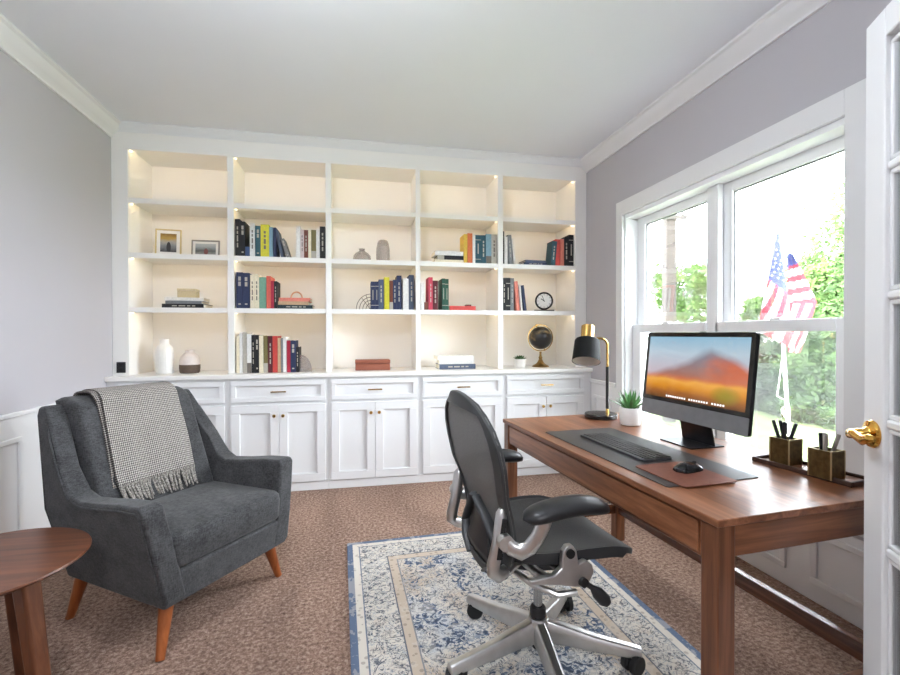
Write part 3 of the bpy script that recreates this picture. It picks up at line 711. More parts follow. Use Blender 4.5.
# outer back
m=MB(); m.loft([[Vector((x,y+BO,z)) for x,y,z in r] for r in ([(-.262,-.26,.197),(-.262,.26,.197),(-.20,.26,.197),(-.20,-.26,.197)],[(-.400,-.27,.87),(-.400,.27,.87),(-.345,.27,.87),(-.345,-.27,.87)])])
m.build('outer_back',M_fab,ch,bevel=.015,seg=3)
# inner back cushion: three softly puffed channels
def backpt(u,v):
    y=(u-.5)*2; z=.40+.525*v
    cx=-.135-.215*v
    return cx,y*.272+BO+.008,z
m=MB(); NU,NV=48,26
def bf(u,v,front):
    cx,y,z=backpt(u,v); 
    ed=min(1,(1-abs(2*u-1))/.10); ev=min(1,min(v,1-v)/.09)
    puff=(max(0,1-(1-ed)**2)**.5)*(max(0,1-(1-ev)**2)**.5)
    seam=0
    for s in (.2,.8): seam+=.016*math.exp(-((u-s)/.012)**2)
    x=cx+(.075*puff-seam if front else -.05)
    return Vector((x,y,z - (.012*(1-ed) if v>.8 else 0)))
m.grid(lambda u,v:bf(u,v,True),NU,NV); m.grid(lambda u,v:bf(u,v,False),NU,NV)
# close the rim
b0=0; n1=(NU+1)*(NV+1)
idx=[i for i in range(NU+1)]+[j*(NU+1)+NU for j in range(1,NV+1)]+[NV*(NU+1)+i for i in range(NU-1,-1,-1)]+[j*(NU+1) for j in range(NV-1,0,-1)]
for k in range(len(idx)):
    a,b=idx[k],idx[(k+1)%len(idx)]; m.f.append([a,b,b+n1,a+n1]); m.fm.append(0)
m.uv={}; m.build('back_cushion',M_fab,ch,ang=60)
# seat cushion
m=MB(); CXc,CYc=.083,BO+.011; rings=[]
for z,ins,cr in ((.3195,.030,0),(.324,.008,0),(.336,.001,0),(.40,0,0),(.425,.003,0),(.438,.012,0),(.4445,.030,0)):
    rings.append([Vector((CXc+px,CYc+py,z+(.010*(px+.27)/.54 if z>.38 else 0))) for px,py in rrect(.548-2*ins,.560-2*ins,.045,6)])
for sc2,zz in ((.72,.452),(.40,.457),(.10,.459)):
    rings.append([Vector((CXc+px*sc2,CYc+py*sc2,zz+.010*(px*sc2+.27)/.54)) for px,py in rrect(.488,.500,.045,6)])
m.loft(rings); m.build('seat_cushion',M_fab,ch,ang=60)
for (wx,wy),(tx,ty) in (((-.714,1.837),(.275,-.262)),((-.385,2.37),(.285,.225)),((-1.2,2.196),(-.228,-.275)),((-.86,2.72),(-.215,.19))):
    fl_=rotz(-ARZ)@Vector((wx-AC[0],wy-AC[1],0)); fx,fy=fl_.x,fl_.y
    MB().tube([(tx,ty,.205),(fx*.985,fy*.985,.012),(fx,fy,.0)],[.029,.0165,.0155],18).build('leg',M_chairleg,ch)

# throw blanket over the back (own thing), in the armchair's frame
M_throw=mat_throw(); M_yarn=mat_yarn()
th=thing('throw_blanket','grey and white knitted throw with fringe draped over the armchair back','blanket',AC,ARZ)
path=[(-.372,.60),(-.402,.75),(-.424,.86),(-.424,.912),(-.406,.940),(-.37,.947),(-.325,.946),(-.287,.936),(-.262,.908),(-.245,.86),(-.205,.76),(-.165,.66),(-.136,.575),(-.122,.545)]
def resample(p,n):
    d=[0]
    for a,b in zip(p,p[1:]): d.append(d[-1]+math.hypot(b[0]-a[0],b[1]-a[1]))
    out=[]
    for i in range(n+1):
        t=d[-1]*i/n; k=max(j for j in range(len(d)) if d[j]<=t+1e-9); k=min(k,len(p)-2)
        f=(t-d[k])/(d[k+1]-d[k]); out.append((p[k][0]+(p[k+1][0]-p[k][0])*f,p[k][1]+(p[k+1][1]-p[k][1])*f))
    return out
pr=resample(path,60)
TY0,TY1=-.220,.138
def thf(u,v,off=0):
    i=min(int(v*60),60); x,z=pr[i]; s=max(0,(v-.45)/.55)
    y=TY0+(TY1-TY0)*u + .012 + .014*(1-s) - .008*sin(v*9)*(.5-u)
    bump=.004*sin(u*21+v*3)*s+.006*sin(u*9+1)*s
    return Vector((x+bump*.8+.006+off,y,z+.002+bump*.3))
m=MB(); m.grid(lambda u,v:thf(u,v),40,60)
m.build('knit_cloth',M_throw,th,solid=.011,ang=80,fixn=False)
# folded under layer peeking out on the left edge
m=MB(); m.grid(lambda u,v:thf(u,v)+Vector((-.010 if v>.5 else 0.004,-.020+.0*u-.012*sin(v*6),-.004)),14,60)
for i in range(len(m.v)): pass
m.build('fold_layer',M_throw,th,solid=.008,ang=80,fixn=False)
for k in range(30):
    u=(k+.5)/30; p=thf(u,1.0); a=random.uniform(-.012,.012); L=random.uniform(.070,.090)
    q=[p+Vector((.003,0,.004)), p+Vector((.008,a*.3,-.018)), p+Vector((.020+.006*random.random(),a*.8,-L*.62)), p+Vector((.034+.012*random.random(),a*1.4,-L*.98))]
    mm=MB(); mm.tube(q,[.0062,.0048,.0058,.0030],7); mm.sphere(tuple(q[1]),.0062,n=8,k=6); mm.build('tassel',M_yarn,th)

# ------------------------------------------------------------------ side table
st=thing('side_table','round dark walnut side table with splayed legs beside the armchair','side table',(-1.126,1.640,0),0)
MB().lathe([(.001,.478),(.235,.478),(.258,.488),(.264,.495),(.262,.500),(.001,.500)],72).build('table_top',M_tableX,st,ang=30)
def splay(a,r0,r1,w0,w1,d0,d1):
    m=MB(); c,s=cos(a),sin(a); rings=[]
    for r,z,w,d in ((r0,.4785,w0,d0),(r1,.0,w1,d1)):
        rings.append([Vector((r*c+du*c-dv*s, r*s+du*s+dv*c, z)) for du,dv in ((-d/2,-w/2),(d/2,-w/2),(d/2,w/2),(-d/2,w/2))])
    return m.loft(rings)
for a in (-.30,1.66,3.80):
    splay(a,.145,.210,.058,.046,.046,.036).build('leg',M_tableZ,st,bevel=.008,seg=3)
m=MB()
for a in (-.30,1.66,3.80): m.box(0,.150,-.020,.020,.436,.4775,T=rotz(a))
m.build('cross_rail',M_tableX,st,bevel=.003)

# ------------------------------------------------------------------ rug
RX,RY=.635,.95; ra=RAD(2.0)
fl=Vector((-.061,2.640)); ax=Vector((cos(ra),sin(ra))); ay=Vector((-sin(ra),cos(ra)))
rc=fl+ax*RX-ay*RY
m=MB(); m.prism(rrect(2*RX,2*RY,.01,3),0,.008)
rg=m.build('area_rug',mat_rug(RX,RY),smooth=False,bevel=.002); rg.location=(rc.x,rc.y,.0003); rg.rotation_euler=(0,0,ra)
tag(rg,'blue and cream patterned rug under the office chair','rug')
ZR=.0085

# ------------------------------------------------------------------ desk
DC=(1.197,1.694,0); DR=RAD(4.0)
dk=thing('desk','long walnut writing desk under the window with square legs','desk',DC,DR)
hx,hy,ZD=.37,.704,.735
MB().box(-hx,hx,-hy,hy,ZD-.020,ZD).build('desktop',M_walnutY,dk,bevel=.0025)
LW=.055
for sx in (-1,1):
    for sy in (-1,1):
        x0=sx*(hx-.006)-(LW if sx>0 else 0); y0=sy*(hy-.006)-(LW if sy>0 else 0)
        MB().box(x0,x0+LW,y0,y0+LW,(.0092 if sx<0 else .0003),ZD-.0205).build('leg',M_walnutZ,dk,bevel=.003)
x_in=hx-.006-LW; y_in=hy-.006-LW
MB().box(-hx+.014,-hx+.034,-y_in,y_in,.612,ZD-.0205).build('front_apron',M_walnutY,dk,bevel=.002)
MB().box(-hx+.008,-hx+.0135,-y_in+.012,y_in-.012,.622,ZD-.028).build('drawer',M_walnutY,dk,bevel=.002)
MB().box(hx-.030,hx-.010,-y_in,y_in,.632,ZD-.0205).build('back_apron',M_walnutY,dk,bevel=.002)
for sy in (-1,1):
    y0=sy*(hy-.010)-(.02 if sy>0 else 0)
    MB().box(-x_in,x_in,y0,y0+.02,.632,ZD-.0205).build('side_apron',M_walnutX,dk,bevel=.002)
    y1=sy*(hy-.018)-(.032 if sy>0 else 0)
    MB().box(-x_in,x_in,y1,y1+.032,.160,.218).build('stretcher',M_railX,dk,bevel=.003)
MB().box(hx-.050,hx-.018,-y_in,y_in,.160,.218).build('stretcher',M_railY,dk,bevel=.003)

DT=ZD+.0003
# leather pad, keyboard, mouse mat, mouse
t=MB().prism(rrect(.355,.80,.012),0,.003).build('desk_pad',plain('charcoal_leather',(56,54,54),.42,0,.4,.08,90),smooth=False,bevel=.001)
t.location=(1.066,1.612,DT); t.rotation_euler=(0,0,RAD(3.6)); tag(t,'large charcoal leather pad lying on the desk under the keyboard','desk pad')
PT=DT+.0033
kb=thing('keyboard','black full-size keyboard lying on the charcoal desk pad','keyboard',(1.055,1.668,PT),RAD(3.0))
m=MB(); m.prism(rrect(.128,.43,.010),0,.008); m.build('keyboard_base',plain('graphite_aluminium',(66,66,69),.4,.3),kb,smooth=False,bevel=.0015)
M_key=plain('black_key',(24,24,26),.5)
kk=MB(); pitch=.0188
for r in range(6):
    y=-.205
    # local y: far end of the board is +y ; rows run along y
    widths=[1]*21
    if r==0: widths=[1.5]+[1]*3+[5]+[1.25]*3+[1]*3+[2,1,1]
    if r==1: widths=[2.2]+[1]*10+[2.3,1,1,1]+[1]*4
    if r==2: widths=[1.75]+[1]*11+[1.75]+[1]*7
    if r==3: widths=[1.5]+[1]*12+[1.5]+[1]*7
    tot=sum(widths); sc_=.418/tot; yy=.209
    for w_ in widths:
        L=w_*sc_
        if not(r==5): kk.box(.050-.0195*(5-r)-.0002-.0, .050-.0195*(5-r)+.0165, yy-L+.0012, yy-.0012, .0085,.0105)
        else: kk.box(.0475,.0585, yy-L+.0012, yy-.0012,.0085,.0105)
        yy-=L
k=kk.build('key_field',M_key,kb,smooth=False); k['kind']='stuff'
t=MB().prism(rrect(.205,.232,.016),0,.003).build('mouse_mat',plain('brown_leather',(118,70,54),.5,0,.4,.12,70),smooth=False,bevel=.001)
t.location=(1.050,1.304,PT); t.rotation_euler=(0,0,RAD(4)); tag(t,'brown leather mouse mat on the near end of the charcoal pad','mouse mat')
ms=thing('computer_mouse','black computer mouse on the brown leather mat','computer mouse',(1.086,1.325,PT+.0033),RAD(12))
m=MB(); rings=[]
for i in range(13):
    s=i/12; x=-.056+.112*s; w=.030*(max(0,1-(2*s-1)**4))**.5*(1-.12*s)+.001; h=.004+.024*(sin(pi*min(1,s*.86+.10)))**.8
    rings.append([Vector((x,w*cos(a)*(1 if sin(a)>0 else 1),max(0,h*sin(a)) if sin(a)>0 else .0)) for a in [2*pi*k/20 for k in range(20)]])
m.loft(rings); m.build('mouse_shell',plain('gloss_black',(18,18,20),.18),ms)
MB().cyl((.028,-.004,.0215),(.028,.004,.0215),.006,n=14).build('scroll_wheel',M_rub,ms)

# monitor (all-in-one computer)
def mat_screen():
    t=NT('screen_picture'); c=t.node('ShaderNodeTexCoord'); s=t.node('ShaderNodeSeparateXYZ'); t.link(c.outputs['UV'],s.inputs[0])
    u,v=s.outputs[0],s.outputs[1]; n=t.noise(c.outputs['UV'],2.6,2,.45); n2=t.noise(c.outputs['UV'],5,2,.5)
    vv=t.math('ADD',v,t.math('MULTIPLY',t.math('SUBTRACT',n2,.5),.10))
    sky=t.ramp(v,[(.45,lin((170,160,170))),(.75,lin((160,176,188))),(1,lin((124,162,184)))])
    # low valley: dark red, amber band, brown foreground
    land=t.ramp(vv,[(.0,lin((96,60,28))),(.10,lin((140,84,36))),(.20,lin((190,124,36))),(.29,lin((208,150,64))),(.36,lin((186,104,66))),(.46,lin((124,104,108))),(.6,lin((110,108,120)))])
    # mountain ridge peaking at right of centre
    peak=t.math('SUBTRACT',.88,t.math('MULTIPLY',t.math('ABSOLUTE',t.math('SUBTRACT',u,.68)),.78))
    ridge=t.math('ADD',peak,t.math('MULTIPLY',t.math('SUBTRACT',n,.5),.22))
    m=t.math('MULTIPLY',t.math('SUBTRACT',ridge,v),7,clamp=True)
    mt=t.ramp(v,[(.35,lin((150,92,70))),(.6,lin((118,104,112))),(.85,lin((112,122,136)))])
    red=t.math('MULTIPLY',t.math('SUBTRACT',t.math('ADD',u,t.math('MULTIPLY',n2,.5)),.82),4,clamp=True)
    mt=t.mix(t.math('MULTIPLY',red,t.math('MULTIPLY',t.math('SUBTRACT',.78,v),5,clamp=True)),mt,lin((178,96,70)))
    pic=t.mix(m,sky,mt)
    lo=t.math('MULTIPLY',t.math('SUBTRACT',.42,v),9,clamp=True)
    pic=t.mix(lo,pic,land)
    # a green bush low at the right
    dx=t.math('MULTIPLY',t.math('SUBTRACT',u,.83),7); dv=t.math('MULTIPLY',t.math('SUBTRACT',v,.17),7)
    g=t.math('SUBTRACT',1,t.math('ADD',t.math('MULTIPLY',dx,dx),t.math('MULTIPLY',dv,dv)),clamp=True)
    pic=t.mix(t.math('MULTIPLY',g,.8),pic,lin((120,120,30)))
    t.base(G0); t.link(pic,t.b.inputs['Emission Color']); t.b.inputs['Emission Strength'].default_value=.42
    return t.set(.08,0,.5)
MW,MH=.578,.380
im=thing('desktop_computer','silver-chinned all-in-one computer showing an autumn mountain picture','computer',(1.388,1.672,DT),RAD(3.0))
# local: -x faces the chair ; panel tilted back
TP=Matrix.Translation((-.037,-.012,.092))@Matrix.Rotation(RAD(6),4,'Y')
m=MB(); m.prism(rrect(MW,MH,.012,4,0,MH/2),0,.016,'YZ',T=TP); m.build('display_body',plain('space_black_shell',(30,30,32),.35,.3),im,smooth=False,bevel=.002)
m=MB(); rings=[]
for x,s in ((.016,1),(.024,.80),(.033,.45)): rings.append([TP@Vector((x,y*s,MH/2+(z-MH/2)*s)) for y,z in rrect(MW-.01,MH-.01,.012,4,0,MH/2)])
m.loft(rings); m.build('rear_bulge',plain('space_grey_back',(80,80,84),.35,.5),im,ang=60)
CH=.066
MB().prism(rrect(MW-.004,CH,.006,3,0,CH/2+.002),-.0012,.0002,'YZ',T=TP).build('chin',plain('space_grey_chin',(122,122,125),.35,.5),im,smooth=False)
MB().prism(rrect(MW-.002,MH-CH-.004,.006,3,0,CH+.003+(MH-CH-.004)/2),-.0012,.0002,'YZ',T=TP).build('glass_bezel',plain('bezel_black',(8,8,9),.12),im,smooth=False)
sw,z0s,z1s=MW-.040,CH+.020,MH-.020
sm=MB(); sm.grid(lambda u,v:TP@Vector((-.0016,sw/2-u*sw,z0s+(z1s-z0s)*v)),8,8); sm.build('screen',mat_screen(),im,smooth=False)
ic=MB()
for k in range(24):
    if k in (9,18): continue
    ic.box(-.0022,-.0018,sw*.24-k*.0132-.0038,sw*.24-k*.0132+.0038,z0s+.006,z0s+.0135,T=TP)
ic.build('dock_icons',emit('icon_glow',(228,228,226),.36),im,smooth=False)
M_stand=plain('stand_dark_grey',(50,50,54),.3,.6)
m=MB(); m.loft([[Vector((x,y,z)) for x,y in ((a,-w),(a,w),(a+d,w),(a+d,-w))] for a,w,z,d in ((.030,.088,.004,.004),(.026,.088,.02,.005),(.010,.084,.10,.006),(-.006,.080,.16,.006),(.005,.078,.22,.006))]); m.build('stand_neck',M_stand,im,bevel=.0015)
MB().prism(rrect(.165,.180,.004,3,-.005,0),0,.005).build('stand_foot',M_stand,im,smooth=False,bevel=.001)
MB().box(.006,.010,-.05,-.02,MH+.0002,MH+.003,T=TP).build('camera_bump',M_black,im,bevel=.001)

# tray with two pencil cups
ty=thing('desk_tray','long low wooden tray holding two brass pencil cups on the desk','tray',(1.488,1.250,DT),RAD(8))
m=MB(); m.box(-.052,.052,-.150,.150,0,.006); m.build('tray_base',M_walnutY,ty,bevel=.001)
m=MB(); m.box(-.058,-.050,-.156,.156,0,.016).box(.050,.058,-.156,.156,0,.016).box(-.050,.050,-.156,-.148,0,.016).box(-.050,.050,.148,.156,0,.016); m.build('tray_rim',plain('tray_dark_walnut',(60,38,28),.4),ty,bevel=.002)
TRZ=DT+.0063
M_cup=plain('ribbed_antique_brass',(118,96,60),.42,.85,.5,.25,70); M_cupedge=plain('bright_brass_edge',(208,186,140),.3,.9)
def cup(cx,cy,label):
    t=thing('pencil_cup',label,'pencil cup',(cx,cy,TRZ),RAD(8),'brass pencil cups on the tray')
    h,w,th=.088,.0325,.002
    m=MB(); m.box(-w,w,-w,-w+th,0,h).box(-w,w,w-th,w,0,h).box(-w,-w+th,-w+th,w-th,0,h).box(w-th,w,-w+th,w-th,0,h).box(-w+th,w-th,-w+th,w-th,0,.003)
    for k in range(15):
        q=-w+.004+k*(2*w-.008)/14
        m.box(q-.0012,q+.0012,-w-.0012,-w,.003,h-.004).box(q-.0012,q+.0012,w,w+.0012,.003,h-.004).box(-w-.0012,-w,q-.0012,q+.0012,.003,h-.004).box(w,w+.0012,q-.0012,q+.0012,.003,h-.004)
    m.build('cup_body',M_cup,t,smooth=False)
    for sx in (-1,1):
        for sy in (-1,1): MB().box(sx*w-.0018,sx*w+.0018,sy*w-.0018,sy*w+.0018,0.0002,h+.0008).build('edge_trim',M_cupedge,t,smooth=False)
    MB().box(-w,w,-w-.001,-w+.002,h+.0009,h+.002).box(-w-.001,-w+.002,-w+.002,w,h+.0009,h+.002).build('rim_trim',M_cupedge,t,smooth=False); return t
cup(1.484,1.330,'brass pencil cup with four black pens, farther from the door')
cup(1.466,1.174,'brass pencil cup with one black and two pale pens, nearer the door')
def pen(cx,cy,dx,dy,L,mat,label,r=.0056,flat_=False,base=(0,0)):
    o=MB(); p0=Vector((base[0],base[1],.0045)); d=Vector((dx,dy,1)).normalized()
    o.tube([p0,p0+d*.012,p0+d*L*.97,p0+d*L],[.0018,r,r,r*.8],10)
    b=o.build('pen',mat); b.location=(cx,cy,TRZ+.0030); tag(b,label,'pen','pens in the brass cups')
    c=MB(); c.box(r*.9,r*1.5,-.0012,.0012,L*.70,L*.98,T=Matrix.Translation(p0)@d.to_track_quat('Z','Y').to_matrix().to_4x4()); c.build('clip',mat,b,smooth=False)
c1=(1.484,1.330)
pen(*c1,-.16,.22,.146,M_black,'black pen leaning farthest left in the farther cup',base=(-.006,-.008))
pen(*c1,-.05,.19,.142,M_black,'black pen second from left in the farther cup',base=(.005,-.006))
pen(*c1,-.02,-.03,.140,M_black,'black pen standing almost upright in the farther cup',base=(-.014,-.006),r=.006)
pen(*c1,.16,-.24,.140,plain('charcoal_pen',(44,44,46),.3),'charcoal pen leaning right in the farther cup',base=(.0,.012),r=.0062)
c2=(1.466,1.174)
pen(*c2,-.02,.05,.132,M_blackm,'black pen upright at the left of the nearer cup',base=(-.006,.004),r=.0068)
pen(*c2,-.06,-.02,.136,plain('silver_pen',(178,172,164),.35,.6),'silver pen in front of the black pen in the nearer cup',base=(-.012,-.008),r=.006)
pen(*c2,.14,-.22,.136,plain('grey_pen',(150,142,132),.35,.4),'grey pen leaning right in the nearer cup',base=(.002,.006),r=.006)

# desk lamp
lp=thing('desk_lamp','black and brass desk lamp at the far end of the desk','lamp',(1.320,2.285,DT),-YAW)
# local x = across the view
MB().lathe([(.001,0),(.084,0),(.088,.004),(.088,.020),(.085,.025),(.020,.028),(.001,.028)],48).build('lamp_base',plain('lamp_black',(24,23,23),.22),lp,ang=30)
MB().cyl((.034,0,.026),(.034,0,.052),.010,.008).build('pole_socket',M_brass,lp)
MB().cyl((.034,0,.050),(.034,0,.282),.0085).build('pole',plain('pole_black',(20,20,20),.4),lp)
arc=[Vector((.034,0,.282)),Vector((.034,0,.40))]+[Vector((.034-.038*(1-cos(a)),0,.40+.038*sin(a))) for a in [pi/2*k/8 for k in range(1,9)]]+[Vector((-.060,0,.438))]
MB().tube(arc,.0065,12).build('brass_arm',M_brass,lp)
TL=Matrix.Translation((-.078,-.004,.430))@Matrix.Rotation(RAD(10),4,'Y')@Matrix.Rotation(RAD(-22),4,'X')
MB().lathe([(.001,.082),(.034,.082),(.036,.080),(.036,.002),(.001,.0)],32,T=TL).build('brass_collar',M_brass,lp,ang=30)
MB().lathe([(.030,.001),(.062,-.002),(.067,-.008),(.075,-.128),(.0735,-.128),(.065,-.010),(.028,-.003)],40,T=TL,caps=False).build('lamp_shade',plain('shade_black',(12,12,12),.7,0,.25),lp,ang=30)
MB().lathe([(.0725,-.126),(.0645,-.012),(.028,-.005)],40,T=TL,caps=False).build('shade_lining',M_ceramic,lp,fixn=True)
MB().sphere(tuple(TL@Vector((0,0,-.070))),.026).build('bulb',plain('frosted_bulb',(240,236,228),.4),lp)

# aloe in white pot
al=thing('potted_aloe','spiky green aloe in a white pot on the desk beside the lamp','potted plant',(1.362,2.075,DT))
MB().lathe([(.001,0),(.040,0),(.047,.004),(.053,.030),(.054,.060),(.052,.085),(.050,.089),(.046,.089),(.046,.075),(.001,.075)],40).build('pot',M_ceramic,al)
MB().lathe([(.001,.072),(.0455,.072),(.044,.078),(.001,.080)],24).build('soil',M_soil,al)
m=MB()
for k in range(26):
    a=k*2.399; e=RAD(24+2.5*k); 
    leaf(m,(.010*cos(a),.010*sin(a),.074),(cos(a)*cos(e),sin(a)*cos(e),sin(e)),random.uniform(.085,.115),.0085,.004,-.18 if k<12 else .05)
m.build('leaf_rosette',M_leaf,al)

# ------------------------------------------------------------------ office chair
OC=(.648,1.562,ZR); OR=RAD(5.5)
oc=thing('office_chair','black mesh office chair with polished aluminium star base on the rug','office chair',OC,OR)
RB=.338
def base_leg(a):
    m=MB(); c,s=cos(a),sin(a)
    def sec(r,zt,w,h):
        pts=[(-w*.5,zt-h),(-w*.5,zt-h*.35),(-w*.28,zt),(w*.28,zt),(w*.5,zt-h*.35),(w*.5,zt-h)]
        return [Vector((r*c-y*s,r*s+y*c,z)) for y,z in pts]
    m.loft([sec(.018,.150,.052,.080),sec(.09,.136,.052,.064),sec(.20,.110,.048,.048),sec(RB-.01,.090,.045,.036),sec(RB+.020,.084,.040,.030)])
    l=m.build('base_leg',M_alu,oc,bevel=.004,seg=3,ang=40)
    # caster: hood and twin wheels as one rolling unit
    ca=a+.7; cc,cs=cos(ca),sin(ca); px,py=RB*c,RB*s
    T=Matrix.Translation((px,py,0))@rotz(ca)
    k=MB()
    for sg in (-1,1):
        k.lathe([(.001,0),(.026,0),(.033,.003),(.033,.020),(.028,.024),(.001,.025)],24,T=T@Matrix.Translation((-.012,sg*.006,.033))@Matrix.Rotation(RAD(-90*sg),4,'X'))
    k.cyl(T@Vector((0,0,.03)),T@Vector((0,0,.056)),.010,n=12)
    hood=[(-.047,.034),(-.040,.054),(-.012,.067),(.012,.062),(.016,.044),(.0,.038)]
    k.prism(hood,-.005,.005,'XZ',T=T)
    k.build('caster',M_rub,l)
for k in range(5): base_leg(RAD(43.5+72*k))
MB().lathe([(.001,.066),(.034,.066),(.040,.076),(.040,.140),(.034,.154),(.001,.156)],32).build('base_hub',M_alu,oc)
MB().lathe([(.001,.154),(.026,.154),(.029,.158),(.029,.186),(.025,.192),(.001,.192)],28).build('column_cuff',M_black,oc)
MB().cyl((0,0,.040),(0,0,.068),.020).build('column_foot',M_black,oc)
MB().cyl((0,0,.190),(0,0,.36),.0165,n=24).build('gas_column',M_steel,oc)
# tilt housing under the seat
m=MB(); m.loft([[Vector((x,y*w,z)) for y,z in ((-.06,z0),(.06,z0),(.075,(z0+z1)/2),(.06,z1),(-.06,z1),(-.075,(z0+z1)/2))] for x,w,z0,z1 in ((-.13,.6,.366,.400),(-.05,1.,.353,.413),(.06,1.15,.348,.420),(.12,.9,.366,.414))])
m.build('tilt_housing',M_black,oc,bevel=.006,seg=3)
for sy in (-1,1):
    # side plate: polished strap from rear to pivot ear, with bolt
    y=sy*.264
    ear=[(.02,.330),(.06,.322),(.13,.305),(.165,.318),(.180,.345),(.172,.372),(.150,.386),(.125,.378),(.118,.420),(.104,.440),(.084,.440),(.070,.424),(.066,.375),(.04,.355),(-.04,.352),(-.04,.338)]
    m=MB(); m.prism([(a_-.130,b_+.100) for a_,b_ in ear],y-.011,y+.011,'XZ'); p=m.build('tilt_plate',M_alu,oc,bevel=.004,seg=3)
    MB().cyl((-.036,y-.017,.516),(-.036,y+.017,.516),.014,n=20).build('pivot_bolt',M_rub,p)
    m=MB(); m.tube([(-.08,sy*.05,.392),(-.09,sy*.16,.410),(-.10,sy*.264,.440)],.014,12,ell=(1,1.3)); m.build('cross_arm',M_alu,oc)
    # lower bowed link
    MB().tube([(-.15,sy*.10,.396),(-.12,sy*.19,.390),(-.06,sy*.245,.376),(.0,sy*.255,.380)],.010,10).build('tension_bow',M_alu,oc)
MB().tube([(.005,-.10,.395),(.005,-.24,.420),(.008,-.288,.424)],[.016,.016,.014],14).build('tilt_knob',M_black,oc)
MB().tube([(.010,-.278,.424),(.034,-.286,.406),(.050,-.292,.390),(.070,-.300,.368),(.080,-.304,.357)],[.009,.009,.020,.021,.012],14,ell=(1,.8)).build('tilt_lever',M_black,oc)
# seat: rim frame and suspended mesh
def seat_xy(a):
    k=2.9; c,s=cos(a),sin(a); r=(abs(c)**k+abs(s)**k)**(-1/k); x=r*c; y=r*s
    w=.246+.010*(x)     # slightly wider towards the front
    return x,y,w
def seat_z(x,y):
    z=.474+.026*(y*y)*max(0,1-abs(x-.0)*.3)+.012*max(0,-x)**2 - .012*(1-y*y)*(1-x*x)
    if x>.25: z-=.062*((x-.25)/.75)**2.0
    return z
SX0,SX1=-.215,.305
def seat_pt(x,y,w): return Vector(((SX0+SX1)/2+x*(SX1-SX0)/2, y*w, seat_z(x,y)))
m=MB(); NA,NRr=72,10
rings=[]
for i in range(NRr+1):
    f=max(i/NRr,.02); ring=[]
    for k in range(NA):
        x,y,w=seat_xy(2*pi*k/NA); ring.append(seat_pt(x*f,y*f,w))
    rings.append(ring)
m.loft(rings,caps=False); m.f.append(list(range(NA))[::-1]); m.fm.append(0)
m.build('seat_mesh',M_pellicle,oc,solid=.008,ang=70)
m=MB(); rm=[]
for k in range(NA):
    x,y,w=seat_xy(2*pi*k/NA); p=seat_pt(x,y,w); q=seat_pt(x*.93,y*.93,w)
    th=.030 if x<.6 else .014
    rm.append([p+Vector((0,0,.006)),p+(p-q)*.10,p+Vector((0,0,-th)),q+Vector((0,0,-th*.9)),q+Vector((0,0,.004))])
n5=5
o0=len(m.v)
for r in rm: m.v+= [tuple(v) for v in r]
for k in range(NA):
    k2=(k+1)%NA
    for j in range(n5): m.f.append([o0+k*n5+j,o0+k*n5+(j+1)%n5,o0+k2*n5+(j+1)%n5,o0+k2*n5+j]); m.fm.append(0)
m.build('seat_frame',plain('seat_frame_graphite',(44,45,47),.5),oc,ang=50)
# backrest
ZB0,ZB1=.385,.965
def back_half(v):
    # half width along the height
    pts=[(0,.140),(.06,.185),(.15,.208),(.3,.218),(.45,.232),(.6,.264),(.70,.274),(.80,.268),(.88,.242),(.94,.200),(1.0,.130)]
    for (a,wa),(b,wb) in zip(pts,pts[1:]):
        if v<=b: 
            f=(v-a)/(b-a); f=f*f*(3-2*f)*.5+f*.5; return wa+(wb-wa)*f
    return pts[-1][1]
def back_x(v,u):
    z=ZB0+(ZB1-ZB0)*v
    c=-.235-.030*sin(pi*min(1,v/.5))*0 + (.018*sin(pi*min(1,max(0,(v-.05)/.5)))) - .112*max(0,v-.25)**1.10
    return c+.022*(abs(u)**2.0)*(.7+.3*v)+.006
def back_pt(u,v,off=0): return Vector((back_x(v,u)+off,u*back_half(v),ZB0+(ZB1-ZB0)*v + (.030*(1-u*u) if v>.9 else 0)*((v-.9)/.1 if v>.9 else 0)))
m=MB(); m.grid(lambda a,b:back_pt(2*a-1,b),28,34); m.uv={}
m.build('back_mesh',M_backmesh,oc,solid=.004,ang=70)
# frame band round the outline
def outline(n=120):
    pts=[]
    for k in range(30): pts.append((-1+2*k/30,0))
    for k in range(44): pts.append((1,k/44))
    for k in range(30): pts.append((1-2*k/30,1))
    for k in range(44): pts.append((-1,1-k/44))
    return pts
ol=outline(); m=MB(); rings=[]
N=len(ol)
for k,(u,v) in enumerate(ol):
    p=back_pt(u,v); iv=min(max(v,.0),1.0)
    ui,vi=u*.83,.055+(v)*.885
    q=back_pt(ui,vi)
    rings.append([p+Vector((-.010,0,0)),p+Vector((.010,0,0)),q+Vector((.005,0,0)),q+Vector((-.012,0,0))])
o0=len(m.v)
for r in rings: m.v+=[tuple(x) for x in r]
for k in range(N):
    k2=(k+1)%N
    for j in range(4): m.f.append([o0+k*4+j,o0+k*4+(j+1)%4,o0+k2*4+(j+1)%4,o0+k2*4+j]); m.fm.append(0)
m.build('back_frame',plain('back_frame_graphite',(54,55,56),.5),oc,bevel=.003,ang=50)
